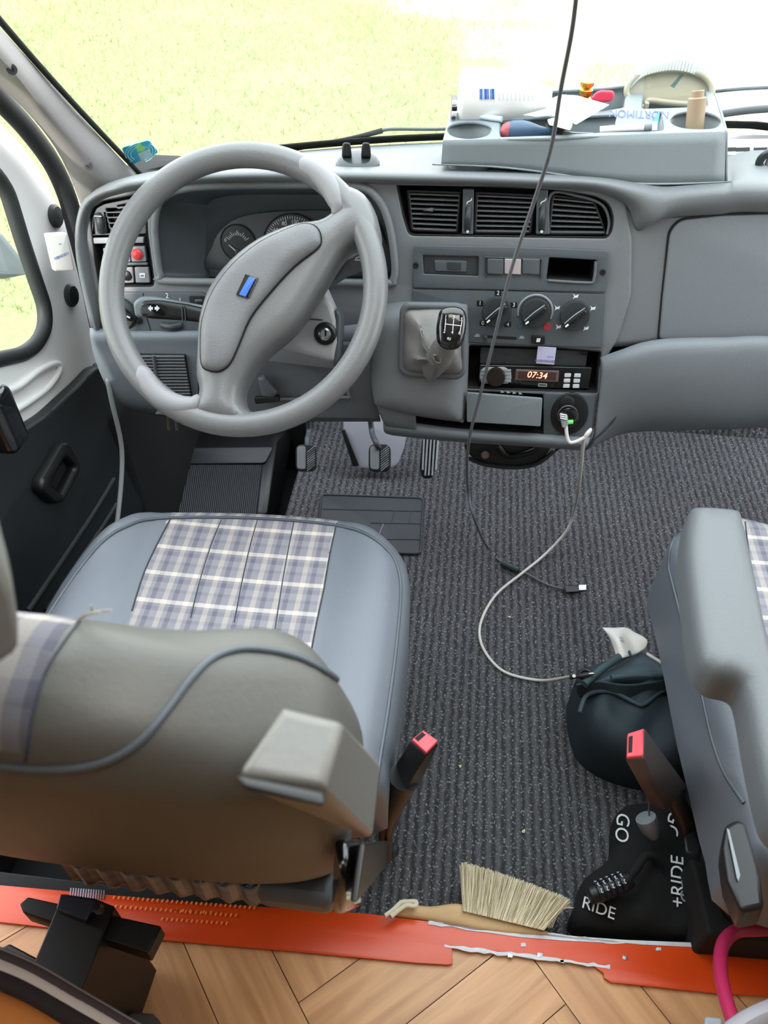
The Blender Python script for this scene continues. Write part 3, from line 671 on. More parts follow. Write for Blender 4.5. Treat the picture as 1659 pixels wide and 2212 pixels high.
s_ = switch([(258, 578), (286, 577), (289, 611), (260, 612)]); lathe('round_button', H(274, 595, -.003), F0.n, [(.008, 0), (.0075, .004), (.003, .006)], BLACK, s_, n=20)
s_ = switch([(290, 577), (320, 577), (324, 611), (293, 611)]); plate('switch_icon', F0, [(301, 590), (313, 590), (313, 600), (302, 600)], MARK, s_, holes=[[(303, 594), (311, 594), (311, 598), (304, 598)]], t=.0006, off=-.002, bev=0)

# lower light panel
pan = plate('lamp_panel', F0, rc([(248, 631), (440, 632), (456, 650), (450, 716), (252, 716)], [4, 14, 6, 4, 4]), PANEL, DB, t=.008, off=.005)
for a in ([(309, 633), (311, 665), (326, 716)],): tube('panel_gap', [H(x, y, .005) for x, y in a], .0008, BLACKM, pan, smoothp=False, n=6)
lathe('lamp_knob', H(262, 676, .005), F0.n, [(.026, 0), (.026, .006), (.024, .009), (.001, .009)], DGREY, pan, n=40)
hull('knob_grip', [H(a, b, .014) for a, b in [(236, 648), (248, 648), (290, 684), (284, 696), (270, 692)]]+[H(a, b, .026) for a, b in [(244, 654), (286, 686), (280, 692)]], BLACK, pan, bev=.003)
tube('knob_pointer', [H(274, 683, .0275), H(281, 687, .0275)], .0012, MARK, pan, smoothp=False, n=6)
lathe('panel_button', H(300, 692, .005), F0.n, [(.006, 0), (.006, .003), (.004, .004)], BLACK, pan, n=16)
for s, x, y in (('2', 361, 639), ('1', 389, 649)):
    text(s, F0, x, y, .011, MARK, pan, .0062)
tube('dimmer_wheel', [H(352, 702, .004), H(372, 706, .010), H(392, 702, .004)], .006, DGREY, pan, n=12)
plate('fog_switch', F0, rc([(408, 640), (442, 640), (445, 660), (410, 662)], 3), BLACKM, pan, t=.004, off=.007)
box('fog_lever', H(430, 651, .011), (.014, .006, .008), DGREY, pan)

# lower left body with the speaker grille
L0 = [H(a, b, .004) for a, b in [(196, 712), (300, 720), (420, 720), (560, 720), (700, 712), (812, 700)]]
L1 = [H(a, b, .012) for a, b in [(198, 728), (300, 727), (420, 727), (560, 727), (700, 725), (814, 715)]]
L2 = [H(a, b, .005) for a, b in [(204, 760), (300, 757), (420, 757), (560, 757), (700, 757), (815, 757)]]
L3 = [H(a, b, -.004) for a, b in [(222, 810), (300, 812), (420, 812), (560, 812), (700, 812), (816, 812)]]
L4 = [H(a, b, -.025) for a, b in [(250, 862), (320, 872), (420, 880), (560, 884), (700, 884), (818, 884)]]
L5 = [H(a, b, -.065) for a, b in [(285, 880), (330, 890), (420, 903), (560, 905), (700, 905), (822, 905)]]
low = loft('lower_panel', [L0, L1, L2, L3, L4, L5], mat('lower_dash', '#6f767d', .6, .3, 600), DB, nu=5, nv=5, solid=.005); lob = bvh_of(low)
GG = Fr(H(350, 815, .004), (0, -.98, .05))
gr = plate('speaker_grille', GG, rc([(286, 766), (400, 768), (414, 862), (318, 858), (290, 820)], 4), BLACKM, DB, t=.008, off=.001)
for k in range(14):
    y = 770+k*6.7; x0 = 288+max(0, k-5)*3.4; x1 = 398+k*1.1
    tube('grille_slat', [GG.hit(x0, y, .004), GG.hit(x1, y, .004)], .0022, DASH2, gr, smoothp=False, n=8)
tube('grille_post', [GG.hit(331, 768, .006), GG.hit(345, 858, .006)], .003, DASH2, gr, smoothp=False, n=8)
tube('panel_latch', [onsurf(lob, [(430, 770)], .002)[0], onsurf(lob, [(432, 850)], .002)[0]], .003, BLACKM, DB, n=8, k=3)
# knee cover frame right of the wheel
kc = plate('knee_cover', Fr(H(650, 830, .012), (0, -.97, .05)), rc([(560, 740), (806, 745), (820, 905), (600, 902), (440, 905), (330, 895), (440, 868)], 10), DASH2, DB, t=.01)
KF = Fr(H(650, 830, .018), (0, -.97, .05))
tube('knee_edge', [KF.hit(a, b) for a, b in [(750, 790), (752, 850), (748, 858), (640, 862), (560, 862)]], .0028, DASH, kc, n=8, k=3)
hull('hood_release', [KF.hit(a, b, .004) for a, b in [(556, 815), (572, 806), (600, 845), (592, 862), (566, 858)]]+[KF.hit(a, b, .02) for a, b in [(562, 820), (572, 815), (596, 846), (588, 856)]], DASH2, kc, bev=.003)
plate('release_slot', KF, rc([(548, 860), (602, 856), (604, 868), (552, 874)], 3), BLACK, kc, t=.008, off=.012)

# centre vents
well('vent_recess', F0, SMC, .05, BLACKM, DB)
def vent(quad, n, nm='air_vent', dense=False):
    (a, b, c, d) = quad
    p = plate(nm, F0, rc(quad, 6), BLACK, DB, holes=[rc([(a[0]+7, a[1]+6), (b[0]-5, b[1]+6), (c[0]-6, c[1]-6), (d[0]+7, d[1]-6)], 4)], t=.010, off=-.008)
    for k in range(n):
        t = (k+.7)/(n+.4); l = (a[0]+(d[0]-a[0])*t+5, a[1]+(d[1]-a[1])*t); r_ = (b[0]+(c[0]-b[0])*t-3, b[1]+(c[1]-b[1])*t)
        pl_ = [H(*l, -.008), H(*r_, -.008), H(r_[0], r_[1]-5, -.026), H(l[0], l[1]-5, -.026)]
        mk('vent_slat', pl_, [[0, 1, 2, 3]], DASH2, p, solid=.0022, bev=.0008, smooth=False)
    for k in range(2 if not dense else 6):
        t = (k+1)/(3 if not dense else 7); x = a[0]+(b[0]-a[0])*t
        q = [H(x, a[1]+8, -.03), H(x+(d[0]-a[0])*.9, d[1]-6, -.03), H(x+(d[0]-a[0])*.9-3, d[1]-8, -.045), H(x-3, a[1]+5, -.045)]
        mk('vent_vane', q, [[0, 1, 2, 3]], DGREY, p, solid=.0015, smooth=False)
    return p
v1 = vent([(878, 410), (996, 414), (990, 504), (886, 500)], 8)
hull('vent_tab', [H(a, b, -.004) for a, b in [(912, 456), (920, 450), (936, 448), (936, 458)]]+[H(920, 454, .003)], DASH2, v1, bev=.0008)
v2 = vent([(1026, 414), (1158, 420), (1148, 506), (1022, 505)], 8)
v3 = vent([(1190, 420), (1284, 430), (1312, 508), (1182, 508)], 7, dense=True)
tube('vent_frame', [H(a, b, -.006) for a, b in [(1184, 505), (1190, 420), (1250, 424), (1290, 436), (1308, 452), (1316, 480), (1312, 506)]], .0022, DASH2, v3, n=8)
for x in (1011, 1171):
    p = plate('vent_divider', F0, rc([(x-11, 408), (x+13, 409), (x+11, 507), (x-13, 506)], 3), PANEL, DB, t=.008, off=-.003)
    plate('wheel_slot', F0, rc([(x-6, 448), (x+8, 448), (x+5, 500), (x-8, 500)], 3), BLACKM, p, t=.002, off=-.0022, bev=.0005)
    tube('vent_wheel', [H(x+3, 448, -.004), H(x, 470, .003), H(x-2, 492, -.004)], .0048, DGREY, p, n=14)
    text('~', F0, x+2, 434, .02, MARK, p, -.0025, rot=.8); lathe('dot', H(x-1, 500, -.0025), F0.n, [(.0022, 0), (.0022, .0005)], MARK, p, n=12)

# upper centre panel
up = plate('switch_panel', F0, rc([(893, 530), (1100, 533), (1316, 541), (1313, 618), (1310, 632), (1100, 627), (891, 622)], [10, 0, 12, 4, 4, 0, 6]), PANEL, DB, t=.008, off=.005, holes=[rc([(912, 551), (1035, 554), (1034, 597), (914, 592)], 4), rc([(1186, 556), (1290, 562), (1284, 610), (1180, 604)], 4)])
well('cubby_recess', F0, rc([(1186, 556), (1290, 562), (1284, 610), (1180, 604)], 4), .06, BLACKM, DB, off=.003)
tube('cubby_lip', [H(a, b, .006) for a, b in [(1184, 606), (1270, 611), (1283, 604), (1287, 565)]], .0022, DASH2, up, n=8, k=3)
bl = plate('blank_panel', F0, rc([(914, 552), (1034, 555), (1033, 596), (916, 591)], 4), DGREY, DB, t=.006, off=.001)
plate('blank_inset', F0, rc([(938, 562), (1008, 564), (1007, 588), (940, 586)], 3), PANEL, bl, t=.003, off=.003)
plate('blank_window', F0, rc([(965, 566), (996, 567), (996, 583), (966, 582)], 2), DGREY, bl, t=.002, off=.0042, bev=.0003)
for x, y in ((898, 573), (1302, 588)):
    s_ = lathe('panel_screw', H(x, y, .005), F0.n, [(.0045, 0), (.0045, .0012), (.003, .0016), (.0025, .0008)], BLACK, up, n=16)
for x0, x1, m_ in ((1053, 1088, PANEL), (1090, 1126, mat('pink_grey_switch', '#a59a9c', .5)), (1129, 1166, PANEL)):
    plate('rocker_switch', F0, rc([(x0, 559), (x1, 560), (x1-1, 594), (x0, 592)], 3), m_, up, t=.006, off=.009, bev=.0015)
tube('rocker_bezel', [H(a, b, .006) for a, b in [(1050, 597), (1048, 556), (1170, 560), (1168, 600)]], .0018, DGREY, up, smoothp=False, n=8)

# heater panel
hv = plate('heater_panel', F0, rc([(891, 625), (1100, 629), (1309, 636), (1302, 752), (1180, 748), (1010, 740), (1010, 700), (890, 690)], [4, 0, 4, 6, 0, 4, 0, 4]), PANEL, DB, t=.008, off=.004)
lines_k = []
for x, y, r_, ring in ((1073, 671, .0222, 0), (1156, 674, .0222, 1), (1241, 680, .0225, 0)):
    a, b = F0.p(x, y, .004)
    k_ = lathe('heater_knob', F0.w(a, b, .004), F0.n, [(r_, 0), (r_, .008), (r_*.95, .0105), (.001, .0105)], DGREY, DB, n=44)
    g_ = [(a-.021, b-.0145), (a-.0155, b-.0195), (a+.019, b+.0115), (a+.013, b+.0175)]
    hull('knob_grip', [F0.w(q[0]*.93+a*.07, q[1]*.93+b*.07, .014) for q in g_]+[F0.w(a+(q[0]-a)*.82, b+(q[1]-b)*.82, .026) for q in g_], BLACK, k_, bev=.0025)
    tube('knob_pointer', [F0.w(a-.014, b-.0135, .0268), F0.w(a-.010, b-.0095, .0268)], .0014, MARK, k_, smoothp=False, n=6)
    tube('knob_highlight', [F0.w(a-.016, b-.009, .0255), F0.w(a-.004, b+.004, .0262), F0.w(a+.011, b+.0165, .0262)], .0009, DIM, k_, n=6)
    if ring:
        tube('knob_scale', [F0.w(a+.0262*math.cos(t), b+.0262*math.sin(t), .0045) for t in np.linspace(math.radians(-20), math.radians(195), 24)], .0018, DIM, k_, k=1, n=6)
for s, x, y in (('1', 1037, 655), ('2', 1076, 633), ('3', 1110, 659), ('4', 1097, 701), ('0', 1043, 698)):
    q = plate('number_tile', F0, rc([(x-7, y-6), (x+7, y-6), (x+7, y+6), (x-7, y+6)], 2), BLACK, hv, t=.001, off=.0045, bev=.0002); text(s, F0, x, y, .0088, MARK, q, .0048)
for x, y in ((1204, 665), (1244, 640), (1281, 666), (1207, 706), (1266, 709)):
    q = plate('vent_icon', F0, [(x-6, y-6), (x-1, y-1), (x+6, y-4), (x+4, y+3), (x-2, y+3), (x-6, y+6), (x-4, y)], MARK, hv, t=.001, off=.0046, bev=0)
lathe('cold_dot', H(1125, 703, .004), F0.n, [(.0055, 0), (.005, .0006)], mat('dim_blue', '#3b5568', .6), hv, n=16)
q = lathe('hot_dot', H(1182, 706, .004), F0.n, [(.0062, 0), (.0055, .0006)], mat('dim_red', '#b0343c', .5), hv, n=10)
plate('air_slider', F0, rc([(1044, 724), (1116, 728), (1116, 734), (1044, 730)], 2), BLACKM, hv, t=.002, off=.0046, bev=.0004)
lathe('slider_knob', H(1048, 727, .004), F0.n, [(.004, 0), (.0035, .006), (.001, .007)], DGREY, hv, n=16)
for x, y in ((1031, 725), (1127, 729)): plate('car_icon', F0, rc([(x-6, y+3), (x-5, y-1), (x-1, y-4), (x+4, y-3), (x+6, y+3)], 1), DIM, hv, t=.001, off=.0046, bev=0)
q = plate('demist_button', F0, rc([(1149, 725), (1178, 727), (1177, 744), (1148, 742)], 3), BLACK, hv, t=.004, off=.008); plate('button_icon', F0, [(1160, 731), (1168, 731), (1166, 739), (1158, 739)], MARK, q, t=.0006, off=.0087, bev=0)

# radio slot
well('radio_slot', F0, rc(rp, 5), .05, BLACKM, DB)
plate('slot_cover', F0, rc([(1038, 750), (1270, 757), (1266, 792), (1036, 786)], 4), DGREY, DB, t=.006, off=-.010)
for x, y in ((1178, 764), (1262, 762), (1095, 786)): box('cover_clip', H(x, y, -.007), (.008, .003, .007), BLACK, DB, bev=.001)
RD = thing('car_radio', 'black car radio with chrome ringed knob and lit clock display', 'radio', H(1155, 812, -.03))
RF = F0.sh(-.004)
bd = plate('faceplate', RF, rc([(1036, 788), (1280, 794), (1272, 840), (1033, 834)], 4), GLOSSB, RD, t=.03, off=0)
lathe('knob_surround', RF.hit(1071, 812, 0), F0.n, [(.0135, 0), (.0135, .002)], BLACK, RD, n=32)
rg = [(1037, 804), (1044, 794), (1090, 793), (1104, 803), (1105, 820), (1098, 829), (1046, 829), (1036, 818)]
plate('chrome_ring', RF, rc(rg, 5), mat('ring_painted_sheen', '#aeb1b3', .3), RD, holes=[[(RF.p(1071, 812)[0]*0+x, y) for x, y in [(1053+4*0, 812)]] and rc([(1054, 800), (1088, 800), (1092, 824), (1050, 824)], 6)], t=.002, off=.002, bev=.0006)  # plain pale colour stands in for the bright reflection of the chrome
for k in range(4):
    for sx in (0, 1):
        x = 1039 if not sx else 1090; y = 798+k*7.5
        plate('ring_button', RF, rc([(x, y), (x+14, y), (x+14, y+5.5), (x, y+5.5)], 1), DIM, RD, t=.002, off=.0035, bev=.0004)
lathe('volume_knob', RF.hit(1071, 812, 0), F0.n, [(.0155, 0), (.015, .010), (.0135, .013), (.001, .0135)], mat('brown_black_knob', '#241c1a', .25), RD, n=36)
plate('display_bezel', RF, rc([(1114, 798), (1208, 801), (1206, 826), (1112, 822)], 3), mat('bezel_brown', '#6b5f60', .4, metal=.4), RD, t=.003, off=.002)
plate('display', RF, rc([(1120, 802), (1202, 805), (1200, 822), (1118, 818)], 1), mat('display_glass', '#3f2b2c', .2, emit='#40201c', es=.3), RD, t=.001, off=.0026, bev=.0002)
text('07:34', RF, 1160, 811, .0145, LEDR, RD, .003, rot=-.03, shear=.15, name='clock_digits')
for i in range(2):
    for j in range(3):
        x = 1227+i*21-j*1.5; y = 811+j*11.5-i*.5+i
        plate('preset_button', RF, rc([(x-7, y-4), (x+7, y-4), (x+6, y+4), (x-8, y+4)], 2), mat('button_pale', '#c6c9cc', .4), RD, t=.003, off=.002, bev=.0005)
plate('usb_port', RF, rc([(1163, 828), (1182, 829), (1181, 836), (1162, 835)], 1), DIM, RD, t=.001, off=.001, holes=[[(1165, 830), (1180, 831), (1179, 834), (1164, 833)]], bev=.0001)
lathe('aux_port', RF.hit(1193, 833, 0), F0.n, [(.0025, 0), (.0025, .001), (.001, .0011)], BLACKM, RD, n=12)
q = thing('sticker', 'small pale lilac square label stuck above the car radio', 'sticker', H(1180, 785, -.004)); plate('label_sheet', F0, rc([(1162, 748), (1202, 751), (1197, 788), (1158, 785)], 1), mat('lilac_label', '#b9b6d2', .5), q, t=.001, off=.004, bev=.0002); text('HARMAN/BL', F0, 1178, 780, .0058, mat('label_ink', '#6f6f95', .6), q, .0045)
plate('label_line', F0, [(1182, 770), (1196, 771), (1196, 772), (1182, 771)], mat('label_ink2', '#6a6ac0', .6), q, t=.0004, off=.0045, bev=0)

# storage slot, ashtray drawer, lower lip
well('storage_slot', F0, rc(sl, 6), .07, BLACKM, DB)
AT = thing('ashtray_drawer', 'plain grey pull out drawer half open below the radio', 'drawer', H(1088, 915, .0))
plate('drawer_front', F0, rc([(1008, 848), (1172, 861), (1168, 922), (1008, 912)], 4), mat('drawer_grey', '#6d7579', .55, .3, 600), AT, t=.006, off=.030)
V = [H(a, b, z) for z in (.026, -.03) for a, b in [(1016, 858), (1164, 868), (1160, 915), (1014, 906)]]
mk('drawer_tray', V, [[3, 2, 6, 7], [0, 3, 7, 4], [1, 2, 6, 5]], DGREY, AT, solid=.002, smooth=False)
for k in range(4): hull('rest_tooth', [H(1082+k*13+a, 843+k*1.2+b, z) for a, b in [(0, 0), (8, 5), (-1, 6)] for z in (.020, .026)], DIM, AT, bev=.0005)
# lower lip in front of the slot
l0 = [H(a, b, .006) for a, b in [(828, 905), (900, 918), (1000, 930), (1150, 940), (1275, 948)]]
l1 = [H(a, b, .014) for a, b in [(828, 915), (900, 925), (1000, 938), (1150, 948), (1270, 958)]]
l2 = [H(a, b, .004) for a, b in [(832, 930), (900, 938), (1000, 947), (1150, 957), (1262, 966)]]
l3 = [H(a, b, -.05) for a, b in [(850, 936), (905, 942), (1000, 951), (1150, 960), (1250, 968)]]
loft('lower_lip', [l0, l1, l2, l3], mat('lip_grey', '#6b7379', .55), DB, nu=4, nv=4, solid=.004)
# power socket
SK = plate('socket_panel', F0, rc([(1174, 848), (1290, 853), (1272, 950), (1174, 944)], 8), PANEL, DB, t=.006, off=.006)
a, b = F0.p(1230, 893, .006)
plate('socket_bezel', F0, circ((a, b), .030, 40, .036), BLACK, DB, t=.006, off=.010, px=False, bev=.002)
lathe('socket_cap', H(1224, 868, .008), F0.n, [(.0125, 0), (.012, .006), (.008, .008), (.001, .008)], BLACK, DB, n=28)
CG = thing('usb_charger', 'black round car charger with green light in dash socket', 'charger', H(1232, 900, .01))
lathe('charger_body', H(1226, 896, .008), F0.n, [(.017, 0), (.017, .012), (.0165, .014), (.015, .015), (.001, .015)], GLOSSB, CG, n=36)
tube('charger_rim', [H(1226, 896, .023)+F0.u*q[0]+F0.v*q[1] for q in circ((0, 0), .0155, 30)], .001, METAL, CG, closed=True, k=1, n=6)
tube('status_light', [H(1224, 912, .024), H(1238, 911, .024)], .0035, GREEN, CG, smoothp=False, n=10)

# gear console
G0 = [H(a, b, c) for a, b, c in [(812, 900, -.02), (808, 850, .0), (806, 760, .0), (812, 690, .0), (826, 662, .0), (860, 652, .004), (930, 650, .004), (990, 655, .004), (1010, 668, .0), (1012, 740, .0), (1010, 820, 0), (1008, 890, -.0)]]
gc = [(806, 845, .0), (806, 700, .0), (824, 668, 0), (870, 655, 0), (980, 655, 0), (1008, 672, 0), (1010, 780, 0), (1005, 900, .0)]
GF = F0.sh(.055)
gout = [(818, 850), (812, 780), (816, 700), (830, 676), (866, 664), (984, 664), (1003, 676), (1006, 760), (1002, 888), (990, 896), (905, 888), (830, 868)]
gcp, gbv, _s = puff('gear_console', F0, [F0.p(a, b, .0) for a, b in sm([(806, 850), (800, 770), (806, 690), (820, 664), (860, 652), (940, 650), (998, 654), (1012, 670), (1012, 780), (1006, 896), (990, 904), (890, 890), (820, 872)], 4)], .045, .05, DASH, DB, px=False, step=.009, skirt=.02, pw=2.6)
cl_ = [H(a, b, c) for a, b, c in [(812, 850, .012), (900, 872, .018), (1004, 892, .012)]]
cm_ = [H(a, b, c) for a, b, c in [(820, 885, .012), (900, 905, .012), (1000, 915, .0)]]
loft('console_foot', [[H(a, b, .02) for a, b in [(806, 830), (850, 850), (900, 862)]], [H(a, b, .022) for a, b in [(816, 880), (856, 885), (898, 890)]], [H(a, b, .014) for a, b in [(834, 918), (866, 922), (900, 926)]], [H(a, b, -.02) for a, b in [(850, 934), (872, 936), (905, 938)]]], DASH2, DB, nu=4, nv=4, solid=.004)
# passenger side
PF = F0.sh(-.03)
P0 = [H(a, b, -.010) for a, b in [(1322, 440), (1405, 462), (1440, 470), (1560, 462), (1720, 458)]]
P1 = [H(a, b, -.010) for a, b in [(1335, 520), (1395, 512), (1450, 505), (1560, 500), (1720, 498)]]
P2_ = [H(a, b, -.010) for a, b in [(1335, 640), (1392, 640), (1440, 640), (1560, 640), (1720, 640)]]
P3 = [H(a, b, -.010) for a, b in [(1310, 748), (1380, 744), (1440, 735), (1560, 734), (1720, 734)]]
for r_ in (P0, P1, P2_, P3): ext_(r_)
loft('passenger_panel', [P0, P1, P2_, P3], DASH, DB, nu=5, nv=5, solid=.005)
GBF = F0.sh(-.001)
plate('glovebox_lid', GBF, rc([(1448, 500), (1470, 476), (1560, 466), (2080, 450), (2080, 745), (1424, 734), (1432, 640)], [24, 16, 0, 0, 0, 10, 0]), mat('glovebox_grey', '#6f757a', .55, .3, 600), DB, t=.012, bev=.003, seg=3, off=.0)
plate('glovebox_gap', GBF, rc([(1443, 496), (1468, 471), (1560, 461), (2086, 445), (2086, 749), (1419, 738), (1428, 640)], [24, 16, 0, 0, 0, 10, 0]), BLACKM, DB, t=.006, bev=.001, off=-.0025)
Q0 = [H(a, b, c) for a, b, c in [(1298, 775, -.002), (1340, 762, .004), (1390, 745, .01), (1450, 737, .012), (1560, 735, .012), (1740, 735, .012)]]
Q1 = [H(a, b, c) for a, b, c in [(1302, 800, .008), (1345, 780, .02), (1395, 765, .026), (1450, 756, .028), (1560, 752, .028), (1740, 750, .028)]]
Q2 = [H(a, b, c) for a, b, c in [(1292, 880, .004), (1330, 860, .012), (1390, 840, .018), (1450, 832, .02), (1560, 830, .02), (1740, 830, .02)]]
Q3 = [H(a, b, c) for a, b, c in [(1280, 945, -.004), (1322, 915, -.01), (1390, 902, -.012), (1450, 900, -.012), (1560, 900, -.012), (1740, 900, -.012)]]
Q4 = [H(a, b, c) for a, b, c in [(1262, 968, -.04), (1300, 948, -.06), (1350, 930, -.08), (1450, 924, -.08), (1560, 922, -.08), (1740, 920, -.08)]]
for r_ in (Q0, Q1, Q2, Q3, Q4): ext_(r_)
loft('passenger_knee_roll', [Q0, Q1, Q2, Q3, Q4], mat('knee_roll', '#70767b', .6, .3, 600), DB, nu=5, nv=5, solid=.005)
tube('knee_roll_seam', [H(1262, 965, -.0), H(1296, 940, .0), H(1328, 905, .004), H(1340, 860, .012), H(1352, 800, .022)], .0012, DGREY, DB, n=6)
box('dash_light_blocker', (.17, 1.335, .66), (1.6, .22, .26), BLACKM, DB, bev=.01)  # unseen boxes added behind the fascia to block light
box('dash_light_blocker', (.60, 1.26, .60), (.80, .14, .25), BLACKM, DB, bev=.01)
box('dash_light_blocker', (.10, 1.22, .60), (.30, .08, .22), BLACKM, DB, bev=.01)
# defroster vents on the dash top
for seg in ([(726, 340), (800, 336), (895, 331), (890, 352), (824, 357), (730, 355)], [(1572, 296), (1700, 294), (1700, 330), (1574, 330)]):
    pass
DT = Fr(at(820, 345, y=1.33), (0, -.18, 1))
dv_ = plate('defroster_vent', DT, rc([(728, 342), (893, 331), (893, 350), (826, 358), (730, 358)], 3), mat('defroster_grey', '#a7afb4', .5), DB, t=.004, off=.006)
for x in (846, 868): plate('vent_slot', DT, [(x-9, 349-(x-846)*.1), (x+9, 346-(x-846)*.1), (x+8, 350-(x-846)*.1), (x-8, 353-(x-846)*.1)], BLACKM, dv_, t=.001, off=.0065, bev=0)
DT2 = Fr(at(1620, 318, y=1.36), (0, -.18, 1))
dv_ = plate('defroster_vent', DT2, rc([(1560, 300), (1740, 298), (1740, 334), (1560, 335)], 3), mat('defroster_grey', '#a7afb4', .5), DB, t=.004, off=.005)
for x in (1576, 1606, 1644, 1690): plate('vent_slot', DT2, [(x-16, 319), (x+14, 318), (x+14, 326), (x-16, 327)], BLACKM, dv_, t=.001, off=.0055, bev=0)

# ------------------------------------------------------------------ steering
CO = thing('switchgear_cowl', 'grey steering column cowl with ignition lock and two black stalks', 'steering column', H(650, 760, .02)); CO['kind'] = 'thing'
SF = Fr(H(680, 700, .08), (0, -.93, .36))
hull('column_cowl', [SF.hit(a, b, 0) for a, b in [(640, 690), (665, 660), (700, 640), (716, 655), (728, 690), (732, 740), (722, 780), (650, 760), (600, 745)]]+[SF.hit(a, b, -.08) for a, b in [(560, 600), (700, 600), (745, 700), (735, 800), (560, 780)]], mat('cowl_grey', '#a6a7aa', .5, .3, 500), CO, bev=.008)
ic = lathe('ignition_lock', SF.hit(703, 720, .0), SF.n, [(.017, -.01), (.017, .004), (.014, .007), (.0135, .003)], BLACK, CO, n=28)
lathe('key_cylinder', SF.hit(703, 720, .0), SF.n, [(.0095, 0), (.0095, .007), (.007, .0085), (.0065, .006)], METAL, ic, n=24)
box('key_slot', SF.hit(703, 720, .007), (.002, .003, .009), BLACKM, ic, bev=0)
hull('cowl_seam', [SF.hit(a, b, .002) for a, b in [(664, 688), (697, 690), (697, 692), (664, 690)]]+[SF.hit(a, b, -.003) for a, b in [(664, 688), (697, 690), (697, 692), (664, 690)]], BLACK, CO, bev=0)
hull('cowl_lower', [SF.hit(a, b, -.002) for a, b in [(724, 668), (736, 680), (734, 770), (722, 788)]]+[SF.hit(a, b, -.06) for a, b in [(734, 660), (745, 690), (740, 790), (722, 800)]], PANEL, CO, bev=.003)
def stalk(nm, pts, depth, th, m_, lab, off0):
    fr_ = Fr(F0.hit(pts[0][0], pts[0][1], off0), (0, -.95, .3))
    return plate(nm, fr_, rc(pts, 8), m_, CO, t=th, bev=th*.4, seg=4, label=lab)
stalk('lamp_stalk', [(285, 655), (300, 642), (330, 643), (470, 668), (560, 690), (556, 704), (440, 676), (330, 690), (290, 686)], .09, .014, mat('stalk_grey', '#676f74', .4), 'grey edged lamp stalk behind the blinker stalk', .085)
bs = stalk('blinker_stalk', [(298, 665), (305, 652), (340, 651), (400, 660), (470, 676), (560, 700), (556, 722), (470, 703), (400, 695), (320, 690), (302, 684)], .10, .018, BLACK, 'black blinker stalk with arrow symbol', .10)
SB = Fr(F0.hit(298, 665, .10), (0, -.95, .3))
for x in (326, 338):
    s = -1 if x < 332 else 1
    plate('arrow_symbol', SB, [(x, 659), (x+s*7, 666), (x, 673), (x, 669), (x-s*4, 669), (x-s*4, 663), (x, 663)], MARK, bs, t=.0006, off=.0006, bev=0)
for x in (393, 399): tube('stalk_ring', [SB.hit(x, 660, .001), SB.hit(x+2, 697, .001)], .0012, DGREY, bs, smoothp=False, n=6)
plate('stalk_inset', SB, rc([(306, 656), (352, 657), (362, 664), (358, 682), (312, 684), (304, 676)], 6), GLOSSB, bs, t=.001, off=.0003, bev=.0002)
ws2 = stalk('wiper_stalk', [(600, 650), (700, 605), (745, 560), (775, 545), (796, 545), (800, 556), (796, 582), (750, 600), (700, 632), (610, 672)], .09, .018, PANEL, 'dark wiper stalk right of the wheel hub', .085)
SW_ = Fr(F0.hit(600, 650, .085), (0, -.95, .3))
plate('stalk_inset', SW_, rc([(752, 562), (776, 550), (792, 552), (790, 566), (760, 576)], 4), DASH2, ws2, t=.001, off=.0008, bev=.0002)
text('⌓', SW_, 774, 559, .014, MARK, ws2, .001); plate('wiper_symbol', SW_, [(768, 556), (776, 553), (783, 556), (778, 562), (772, 563)], MARK, ws2, t=.0006, off=.0013, bev=0, holes=[[(771, 557), (776, 555), (780, 557), (777, 560), (773, 561)]])

WC = at(522, 627, y=.955); WN = Vector((0, -math.cos(math.radians(43)), math.sin(math.radians(43)))); W = Fr(WC, WN)
SWH = thing('steering_wheel', 'grey van steering wheel turned askew with blue badge on its hub', 'steering wheel', WC)
rim = tube('rim', [W.w(.187*math.cos(2*math.pi*k/96), .187*math.sin(2*math.pi*k/96), 0) for k in range(96)], .0172, WHEELM, SWH, closed=True, k=1, n=24)
hubp = [(428, 812), (430, 757), (434, 692), (456, 625), (501, 566), (562, 519), (636, 488), (690, 480), (718, 464), (735, 440), (748, 408), (790, 425), (815, 470), (822, 520), (802, 532), (775, 530), (752, 542), (731, 567), (692, 632), (640, 710), (571, 771), (540, 812), (524, 850), (530, 882), (560, 900), (540, 915), (480, 915), (420, 898), (395, 885), (424, 870), (434, 845)]
hub, hbv, _ = puff('hub_and_spokes', W, sm(hubp, 3), .030, .035, WHEELM, SWH, step=.0075, off=-.012, skirt=.025, pw=2.4)
padp = [(436, 786), (434, 740), (438, 690), (460, 630), (503, 572), (562, 524), (630, 492), (662, 484), (684, 492), (693, 514), (686, 536), (636, 575), (583, 632), (540, 688), (514, 749), (497, 784), (475, 801), (449, 799)]
pad, pbv, _ = puff('horn_pad', W, sm(padp, 4), .010, .016, PADM, SWH, step=.006, off=.0195, skirt=.022, pw=2.4, hf=lambda x, y, d: (.004*math.exp(-((x-.070)**2+(y-.045)**2)/.0009)+.004*math.exp(-((x+.038)**2+(y+.075)**2)/.0009))*min(1, d/.012))
tube('pad_gap', [W.hit(a, b, .0196) for a, b in sm(padp, 3)], .0017, BLACKM, SWH, closed=True, k=1, n=6)
bc = onsurf(pbv, [(534, 619)], 0)[0]; BF = Fr(bc, WN)
bg = plate('badge', BF, [BF.p(*q, .001) for q in rc([(531, 592), (558, 600), (537, 645), (510, 637)], 2)], GLOSSB, SWH, t=.004, off=.003, px=False, bev=.0006); bg['label'] = 'blue lozenge badge in a black frame'
plate('badge_insert', BF, [BF.p(*q, .004) for q in rc([(537, 598), (551, 602), (530, 641), (516, 636)], 1)], BLUE, bg, t=.001, off=.0036, px=False, bev=.0002)
